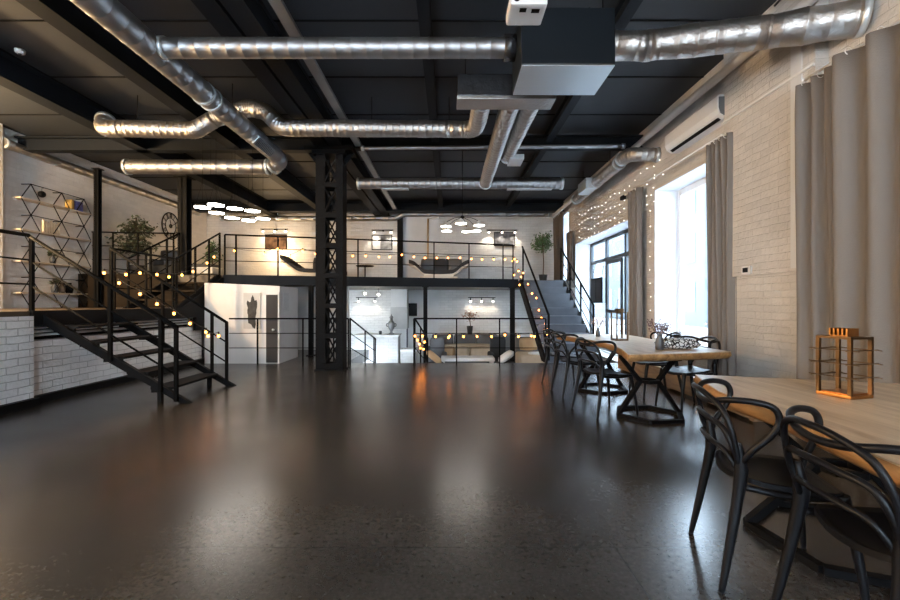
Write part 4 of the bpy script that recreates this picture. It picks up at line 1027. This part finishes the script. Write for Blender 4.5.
# ================================================================== LOWER LEVEL
# poster and notice
t = thing('poster', 'large pale grey poster with a dark abstract shape on the white room wall', 'poster', (-4.05, 8.77, .5))
b = MB(); b.box((-4.21, 8.755, .45), (-4.02, 8.78, 1.35)); b = MB(); b.box((-4.22, 8.755, .52), (-4.02, 8.775, 1.44), .003)
xa, xb = at(243.5, 0, 8.76).x, at(260.5, 0, 8.76).x
b = MB(); b.box((xa, 8.757, .72), (xb, 8.781, 1.46), .003); kid('sheet', b, 'poster', t)
b = MB(); poly = []
for k in range(26):
    a = 2*PI*k/26; r = .20+.15*noise.noise(Vector((math.cos(a)*1.6, math.sin(a)*1.6, 3.1))); poly.append(((xa+xb)/2+r*.55*math.cos(a), 8.757, 1.10+r*1.35*math.sin(a)))
b.prism(poly, (0, -.004, 0)); kid('print', b, 'figure', t)
t.location = t.location
p = at(287, 302, 9.15); b = MB(); b.box((-3.502, 8.98, 1.07), (-3.494, 9.28, 1.46)); solo('notice', b, 'notice', 'pale paper notice on the side wall of the white room', 'notice')
# bar
bx0, bx1 = at(300, 0, 12.0).x, at(398, 0, 12.0).x
t = thing('bar_counter', 'white painted brick bar counter down the steps behind the lattice column', 'counter', ((bx0+bx1)/2, 12.3, LZ))
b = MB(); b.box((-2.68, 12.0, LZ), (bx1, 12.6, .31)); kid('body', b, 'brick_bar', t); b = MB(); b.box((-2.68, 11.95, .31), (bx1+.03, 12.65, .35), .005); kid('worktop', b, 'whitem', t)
t = thing('brick_block', 'low grey-fronted brick block between the bar and the steel column', 'block', (-1.1, 12.2, LZ))
xa, xb = at(399, 0, 12).x, at(416, 0, 12).x
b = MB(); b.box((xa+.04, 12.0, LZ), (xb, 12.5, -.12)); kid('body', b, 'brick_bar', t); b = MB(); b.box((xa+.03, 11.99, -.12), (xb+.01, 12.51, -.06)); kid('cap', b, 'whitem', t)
xa, xb = at(391, 0, 13.6).x, at(407, 0, 13.6).x
t = thing('flue', 'square white and grey boxed flue above the right end of the bar', 'flue', ((xa+xb)/2, 13.9, .5)); b = MB(); b.box((xa, 13.6, .85), (xb, YF, DZ-.19)); kid('upper_box', b, 'plaster', t); b = MB(); b.box((xa-.01, 13.57, .42), (xb+.01, YF, 1.12)); kid('lower_box', b, 'poster', t)
xa, xb = at(408, 0, YF-.05).x, at(417, 0, YF-.05).x
t = thing('wall_screen', 'small black screen on the wall between the flue and the steel column', 'screen', ((xa+xb)/2, YF-.05, .80)); b = MB(); b.box((xa, YF-.07, .82), (xb, YF, 1.24), .006); kid('housing', b, 'black', t); b = MB(); b.box((xa+.02, YF-.074, .85), (xb-.02, YF-.07, 1.21)); kid('glass', b, 'blackboard', t)
b = MB(); b.cyl((xa-.03, YF-.03, LZ), (xa-.03, YF-.03, 1.5), .025, 8); solo('pipe', b, 'grey', 'thin grey downpipe beside the small black wall screen', 'pipe')
p = at(391, 336, 12.15)
t = thing('samovar', 'old grey metal samovar on the right end of the white bar', 'samovar', (p.x, 12.2, .35))
b = MB(); b.lathe((0, 0, 0), [(.08, 0), (.085, .02), (.04, .05), (.035, .10), (.075, .16), (.095, .22), (.10, .32), (.07, .37), (.04, .40), (.045, .46)], 18); link('body', b, 'duct', t)
b = MB(); b.lathe((0, 0, .46), [(.04, 0), (.06, .03), (.03, .07), (.012, .10), (.016, .12)], 14); link('crown', b, 'duct', t)
for s_ in (-1, 1): b = MB(); b.tube(smooth_path([(s_*.095, 0, .30), (s_*.135, 0, .30), (s_*.135, 0, .24), (s_*.095, 0, .23)], 4), .010, 6); link('handle', b, 'black', t)
b = MB(); b.cyl((0, -.08, .20), (0, -.16, .19), .012, 8); b.cyl((0, -.14, .19), (0, -.14, .24), .008, 6); link('tap', b, 'duct', t)
p = at(380, 336, 12.15); b = MB(); b.lathe((p.x, 12.2, .35), [(.04, 0), (.045, .09), (.03, .10)], 12); solo('jar', b, 'vase', 'small dark jar on the white bar left of the samovar', 'jar')
# sofa area
xa, xb = at(431, 0, 13.3).x, at(522, 0, 13.3).x
t = thing('sofa', 'long charcoal grey sofa against the brick wall of the sunken lounge', 'sofa', ((xa+xb)/2, 13.4, LZ))
b = MB(); b.box((xa, 12.75, LZ+.10), (xb, 13.75, LZ+.42), .04); kid('seat', b, 'grey', t)
for k in range(4):
    u0 = xa+(xb-xa)*k/4; b = MB(); b.box((u0+.01, 13.45, LZ+.40), (u0+(xb-xa)/4-.01, 13.75, LZ+1.0), .07); kid('back_cushion', b, 'grey', t)
for u in (xa-.16, xb): b = MB(); b.box((u, 12.75, LZ+.10), (u+.16, 13.75, LZ+.62), .05); kid('armrest', b, 'grey', t)
for k, (px0, px1, m, lb) in enumerate(((443, 455, 'tan', 'tan square cushion on the sunken sofa, left of the beige row'), (456, 469, 'cushion', 'beige square cushion on the sunken sofa, next to the tan one'), (470, 495, 'cushion', 'wide beige cushion on the sunken sofa, right of the row'))):
    x0, x1 = at(px0, 0, 12.6).x, at(px1, 0, 12.6).x; b = MB(); b.cushion(((x0+x1)/2, 12.72, LZ+.49), (x1-x0, .42, .16), Matrix.Rotation(math.radians(78), 3, 'X')); solo('cushion', b, m, lb, 'cushion', 'cushions on the sunken sofa')
b = MB(); x0, x1 = at(443, 0, 12.5).x, at(496, 0, 12.5).x; b.cushion(((x0+x1)/2, 13.1, LZ+.56), (x1-x0, .40, .22), Matrix.Rotation(math.radians(70), 3, 'X')); solo('bolster', b, 'cushion', 'long pale beige bolster behind the row of beige cushions', 'cushion')
x0, x1 = at(441, 0, 10.9).x, at(495, 0, 10.9).x
t = thing('coffee_table', 'low white coffee table in front of the sunken sofa', 'table', ((x0+x1)/2, 11.2, LZ))
b = MB(); b.box((x0, 10.9, LZ+.50), (x1, 11.5, LZ+.58), .008); kid('tabletop', b, 'whitem', t)
for x in (x0+.06, x1-.06):
    for yy in (10.96, 11.44): b = MB(); b.box((x-.03, yy-.03, LZ), (x+.03, yy+.03, LZ+.50)); kid('leg', b, 'whitem', t)
def armch(label, x, y_, w, m, cush=None):
    t = thing('armchair', label, 'armchair', (x, y_, LZ))
    b = MB(); b.box((-w/2, -.4, .10), (w/2, .4, .40), .05); link('seat', b, m, t); b = MB(); b.box((-w/2, .22, .36), (w/2, .42, 1.0), .08); link('backrest', b, m, t)
    for s_ in (-1, 1): b = MB(); b.box((s_*w/2-.07, -.4, .10), (s_*w/2+.07, .4, .58), .05); link('armrest', b, m, t)
    for sx in (-1, 1):
        for sy in (-.34, .34): b = MB(); b.cyl((sx*(w/2-.06), sy, 0), (sx*(w/2-.06), sy, .11), .02, 8); link('leg', b, 'black', t)
armch('grey armchair at the left of the sunken lounge behind the lit railing', at(437, 0, 12.1).x, 12.1, .42, 'grey')
armch('charcoal armchair at the right of the sunken lounge near the steel column', at(499, 0, 12.2).x, 12.2, .46, 'dgrey')
b = MB(); p = at(434, 357, 10.7); b.cushion((p.x, 10.7, LZ+.64), (.50, .30, .16), Matrix.Rotation(.7, 3, 'Y')); solo('cushion', b, 'tan', 'tan cushion tilted behind the floor edge at the foot of the steel column', 'cushion')
b = MB(); p = at(506, 357, 10.8); b.cushion((p.x, 10.8, LZ+.64), (.46, .36, .18), Matrix.Rotation(-.6, 3, 'Y')); solo('cushion', b, 'whitem', 'white cushion behind the floor edge, right of the coffee table', 'cushion')
for nm, pp in (('ottoman', at(434, 0, 10.7)), ('ottoman', at(506, 0, 10.8))):
    t = thing(nm, 'dark low ottoman under the %s cushion behind the floor edge' % ('tan' if pp.x < .5 else 'white'), 'ottoman', (pp.x, pp.y, LZ)); b = MB(); b.box((-.24, -.2, .06), (.24, .2, .50), .04); link('seat', b, 'dgrey', t)
    for sx in (-.18, .18):
        for sy in (-.15, .15): b = MB(); b.cyl((sx, sy, 0), (sx, sy, .07), .02, 8); link('leg', b, 'black', t)
t = thing('daybed', 'beige rounded daybed with a round tray at the foot of the grey stairs', 'sofa', (2.1, 11.2, LZ))
xa, xb = at(519, 0, 11.2).x, at(545, 0, 11.2).x
b = MB(); b.box((xa, 10.9, LZ+.05), (xb, 11.9, LZ+.66), .06); kid('seat', b, 'cushion', t); b = MB(); b.box((xa, 11.75, LZ+.3), (xb, 11.98, LZ+1.05), .06); kid('backrest', b, 'grey', t)
b = MB(); b.lathe(((xa+xb)/2+.1, 11.15, LZ+.66), [(.20, 0), (.22, .03), (.20, .02)], 20); solo('tray', b, 'whitem', 'round white tray on the beige daybed by the stairs', 'tray')
b = MB(); b.cushion(((xa+xb)/2-.02, 11.62, LZ+.88), (.5, .36, .15), Matrix.Rotation(math.radians(75), 3, 'X')); solo('cushion', b, 'tan', 'tan cushion leaning on the backrest of the beige daybed by the stairs', 'cushion')

# ================================================================== LAMPS
def hexlamp(label, p, r, m='led', kink=0):
    t = thing('pendant_lamp', label, 'lamp', p, 0, 'hexagonal pendant lamps' if r > .15 else None)
    def hx(rr, z): return [(rr*math.cos(k*PI/3), rr*math.sin(k*PI/3), z) for k in range(6)]
    b = MB(); b.prism(hx(r, 0), (0, 0, .012)); link('shade', b, 'white', t); b = MB(); b.prism(hx(r*.93, -.004), (0, 0, .004)); link('diffuser', b, m, t)
    b = MB()
    for k in (0, 2, 4): q = hx(r*.8, .012)[k]; b.tube([q, (0, 0, .45)], .002, 4)
    b.tube([(0, 0, .45), (0, kink, .6), (0, kink, HZ-p[2])] if kink else [(0, 0, .45), (0, 0, HZ-p[2])], .003, 4); link('cord', b, 'black', t)
HEX = [(202.5, 207.5, 'leftmost of the back-left cluster'), (216, 205, 'highest in the photo of the left cluster'), (235, 208.7, 'third along the upper row of the left cluster'), (252.5, 211, 'right end of the upper row of the left cluster'),
       (216.7, 213, 'left end of the lower row of the left cluster'), (232, 218, 'second along the lower row of the left cluster'), (248.7, 220.5, 'third along the lower row of the left cluster'), (263, 218.7, 'rightmost of the left cluster')]
HP = []
for px, py, w in HEX:
    p = onz(px, py, 2.95); HP.append(p); hexlamp('hexagonal white pendant lamp, '+w, p, .155, 'led', -.2 if abs(p.y-8.12) < .16 and p.y <= 8.12 else (.2 if abs(p.y-8.12) < .16 else 0))
t = thing('ceiling_light', 'pendant light of six round white discs hanging before the mezzanine, right of centre', 'lamp', (.3, 8.8, 2.85))
hubp = Vector((.28, 8.9, 3.05)); b = MB(); b.cyl(hubp, (hubp.x, hubp.y, HZ), .006, 6); b.ball(hubp, .04, 8); kid('stem', b, 'black', t)
for px, py in ((446, 226.5), (446.7, 231), (461, 223.5), (479, 225.5), (466.7, 231.7), (476, 231)):
    p = onz(px, py, 2.85); b = MB(); b.lathe(p, [(.115, 0), (.12, .012), (.03, .05), (.02, .10)], 16); s_ = kid('shade', b, 'white', t)
    q = MB(); q.lathe(p-Vector((0, 0, .006)), [(.105, 0), (.105, .006)], 16); kid('diffuser', q, 'led', s_)
    q = MB(); q.tube([p+Vector((0, 0, .09)), p.lerp(hubp, .5)+Vector((0, 0, .08)), hubp], .006, 5); kid('arm', q, 'black', s_); HP.append(p)

def bulbs(label, anchors, pts, droop=.02):
    """warm string lights: a cable through anchors, a bulb at every point of pts"""
    t = thing('string_lights', label, 'string lights', anchors[0])
    b = MB(); P = []
    for a, c in zip(anchors, anchors[1:]):
        for k in range(6): q = Vector(a).lerp(Vector(c), k/6); q.z -= droop*math.sin(k/6*PI); P.append(q)
    P.append(Vector(anchors[-1])); b.tube(P, .0045, 5)
    for p in pts: b.cyl(Vector(p)+Vector((0, 0, .02)), Vector(p)+Vector((0, 0, .065)), .012, 6)
    kid('cable', b, 'cable', t)
    for p in pts: b = MB(); b.ball(p, .020, 8, (1, 1, 1.2)); kid('bulb', b, 'bulb', t)
dz = Vector((0, 0, .06))
pts = [mez(px)+Vector((0, -.03, F*0+CZ-(py-VY)*mez(px).y/F-DZ)) for px, py in ((235, 251), (265, 254), (278, 249), (291, 257), (303, 251), (316, 254), (329, 255), (353, 256), (366, 256), (379, 257), (390, 257), (402, 255), (414, 257), (425, 258), (437, 258), (448, 258), (460, 258), (471.5, 259), (482, 259.5), (493.5, 259.5), (505, 259.5))]
bulbs('string of warm bulbs along the middle rail of the mezzanine railing', [p+dz for p in pts], pts)
pts = [at(px, py, 8.66) for px, py in ((435.5, 336.5), (448.5, 337.5), (449.5, 336), (463.5, 336.5), (477, 336.5), (491.5, 336.5), (505, 335), (518.5, 336.5), (531.5, 336), (534.5, 336.5))]
bulbs('string of warm bulbs along the railing above the sunken sofa area', [p+dz for p in pts], pts)
pts = [at(px, py, 8.66+k*.05) for k, (px, py) in enumerate(((415, 336), (422.5, 336), (417.5, 340), (419.5, 344), (424.5, 342), (420.5, 348), (423.5, 349)))]
bulbs('bunch of warm bulbs on the railing at the right of the steps down', [p+dz for p in pts], pts)
pts = [at(px, py, D) for px, py, D in ((512.5, 261, 11.5), (514.5, 259, 11.5), (517, 261.5, 11.5), (514, 275, 11.5), (518.5, 271, 11.45), (523, 273, 11.4), (521, 277, 11.4), (519.5, 285, 11.4), (528, 284, 11.2), (532, 293.5, 11.0), (536.5, 298, 10.8), (539, 310, 10.4), (541.5, 318, 10.0), (545.5, 324, 9.7), (544, 330, 9.5), (548, 329, 9.4), (547, 334, 9.3), (544.5, 335, 9.2))]
bulbs('string of warm bulbs tumbling down the left side of the grey stairs', [p+dz for p in pts], pts)
pts = [at(px, py, D) for px, py, D in ((104, 273, 6.45), (126, 274.5, 6.8), (140, 273, 7.0), (157, 274.5, 7.3), (169, 277, 7.6), (182, 275, 7.9), (193, 271.5, 8.2), (207, 263, 8.7), (214, 257, 9.0))]
bulbs('string of warm bulbs along the platform edge and up the short stairs', [p+dz for p in pts], pts)
pts = [at(px, py, 6.38) for px, py in ((119, 283), (140, 294), (157, 304), (174, 313.5), (190, 323.5), (206, 332), (208, 336), (218.5, 336))]
bulbs('string of warm bulbs sloping down the far railing of the left stairs', [p+dz for p in pts], pts)

def fairy(label, strands, x):
    t = thing('fairy_lights', label, 'fairy lights', strands[0][0])
    b = MB()
    for P in strands: b.tube([Vector(p) for p in P], .001, 4)
    kid('wire', b, 'white', t)
    for P in strands:
        P = [Vector(p) for p in P]
        for a, c in zip(P, P[1:]):
            n = max(1, int((c-a).length/.24))
            for k in range(n):
                q = MB(); q.ball(a.lerp(c, (k+.5)/n)+Vector((-.008, rnd.uniform(-.02, .02), 0)), .0065, 6); kid('bulb', q, 'fairy', t)
X = XR-.015
fairy('white fairy light strands scattered on the right wall above the entrance and second curtain', [[(X, 7.3+q*.5, 3.02+k*.22-.12*math.sin(q/9*PI)+.07*math.sin(q*2.3+k*1.7)) for q in range(10)] for k in range(4)], X)
fairy('white fairy light strands hanging beside the grey curtain between entrance and window', [[(X, y_, 3.3), (X, y_+.03, 2.2), (X, y_, 1.0)] for y_ in (7.54,)], X)
fairy('white fairy light wire tracing the wall below the air conditioner', [[(X, 6.9, 3.1+.35), (X, 7.3, 3.35), (X, 7.45, 3.6), (X, 7.0, 3.75)]], X)

p = onx(624, 198, 3.56); t = thing('security_camera', 'small dark security camera on the right wall just above the grey curtain', 'camera', p)
b = MB(); b.box(p+Vector((-.06, -.12, -.04)), p+Vector((.0, .06, .04)), .01); kid('housing', b, 'black', t); b = MB(); b.box(p+Vector((-.01, -.02, -.02)), p+Vector((.045, .02, .02))); kid('mount', b, 'black', t)
b = MB(); b.tube(smooth_path([(3.45, 4.5, 4.40), (3.30, 4.1, 4.28), (3.28, 3.9, 4.20), (3.40, 3.7, 4.22), (3.58, 3.5, 4.40)], 6), .012, 6); solo('cable', b, 'cable', 'loose black cable looping under the ceiling at the top right corner', 'cable')
# ================================================================== LIGHT
w = bpy.data.worlds.new('sky'); bpy.context.scene.world = w; w.use_nodes = True
nt = w.node_tree; bg = nt.nodes['Background']; bg.inputs['Color'].default_value = (.72, .86, 1.0, 1); bg.inputs['Strength'].default_value = 8.5
def area(name, loc, rot, sx, sy, col, e, portal=False, spread=PI):
    l = bpy.data.lights.new(name, 'AREA'); l.shape = 'RECTANGLE'; l.size = sx; l.size_y = sy; l.color = col; l.energy = e; l.spread = spread
    if portal: l.cycles.is_portal = True
    o = bpy.data.objects.new(name, l); C.objects.link(o); o.location = loc; o.rotation_euler = rot; return o
def point(name, loc, col, e, r=.05):
    l = bpy.data.lights.new(name, 'POINT'); l.color = col; l.energy = e; l.shadow_soft_size = r
    o = bpy.data.objects.new(name, l); C.objects.link(o); o.location = loc; return o
def spot(name, loc, to, col, e, ang=1.4, r=.04):
    l = bpy.data.lights.new(name, 'SPOT'); l.color = col; l.energy = e; l.spot_size = ang; l.spot_blend = .8; l.shadow_soft_size = r
    o = bpy.data.objects.new(name, l); C.objects.link(o); o.location = loc; o.rotation_euler = (Vector(to)-Vector(loc)).to_track_quat('-Z', 'Y').to_euler(); return o
WARM = (1.0, .68, .36)
for k, p in enumerate(SP):
    hi = p.z > 2
    spot('spot_lamp', p, (p.x, YF+.1, p.z-.75), (1.0, .72, .42) if (hi and p.x < -4) else (1.0, .88, .72), 6 if hi else 2.5, 1.9)
# unseen warm lamps: two on the left wall, one in the far left corner
point('unseen_light', (-7.7, 5.2, 3.1), WARM, 320, .12)
point('unseen_light', (-6.9, 1.5, 2.8), WARM, 160, .12)
for x in (-4.6, -1.0, 2.4): point('unseen_light', (x, -1.6, 3.5), (1.0, .80, .58), 45, .2)  # fill lights added behind the camera, no fixtures
point('unseen_light', (-5.6, 13.7, 2.9), WARM, 26, .08)

sc = bpy.context.scene
cd = bpy.data.cameras.new('camera'); cam = bpy.data.objects.new('camera', cd); C.objects.link(cam)
cam.location = (0, 0, CZ); cam.rotation_euler = (PI/2, 0, 0); cd.sensor_width = 36; cd.lens = F/900*36; cd.shift_x = 1/900; cd.shift_y = 3/900; cd.clip_start = .05
sc.camera = cam
sc.view_settings.view_transform = 'Standard'; sc.view_settings.look = 'None'; sc.view_settings.exposure = 1.55; sc.view_settings.gamma = 1; sc.view_settings.use_curve_mapping = False
sc.cycles.max_bounces = 8; sc.cycles.diffuse_bounces = 4; sc.cycles.glossy_bounces = 4; sc.cycles.transparent_max_bounces = 12; sc.cycles.sample_clamp_indirect = 6; sc.cycles.caustics_reflective = False; sc.cycles.caustics_refractive = False
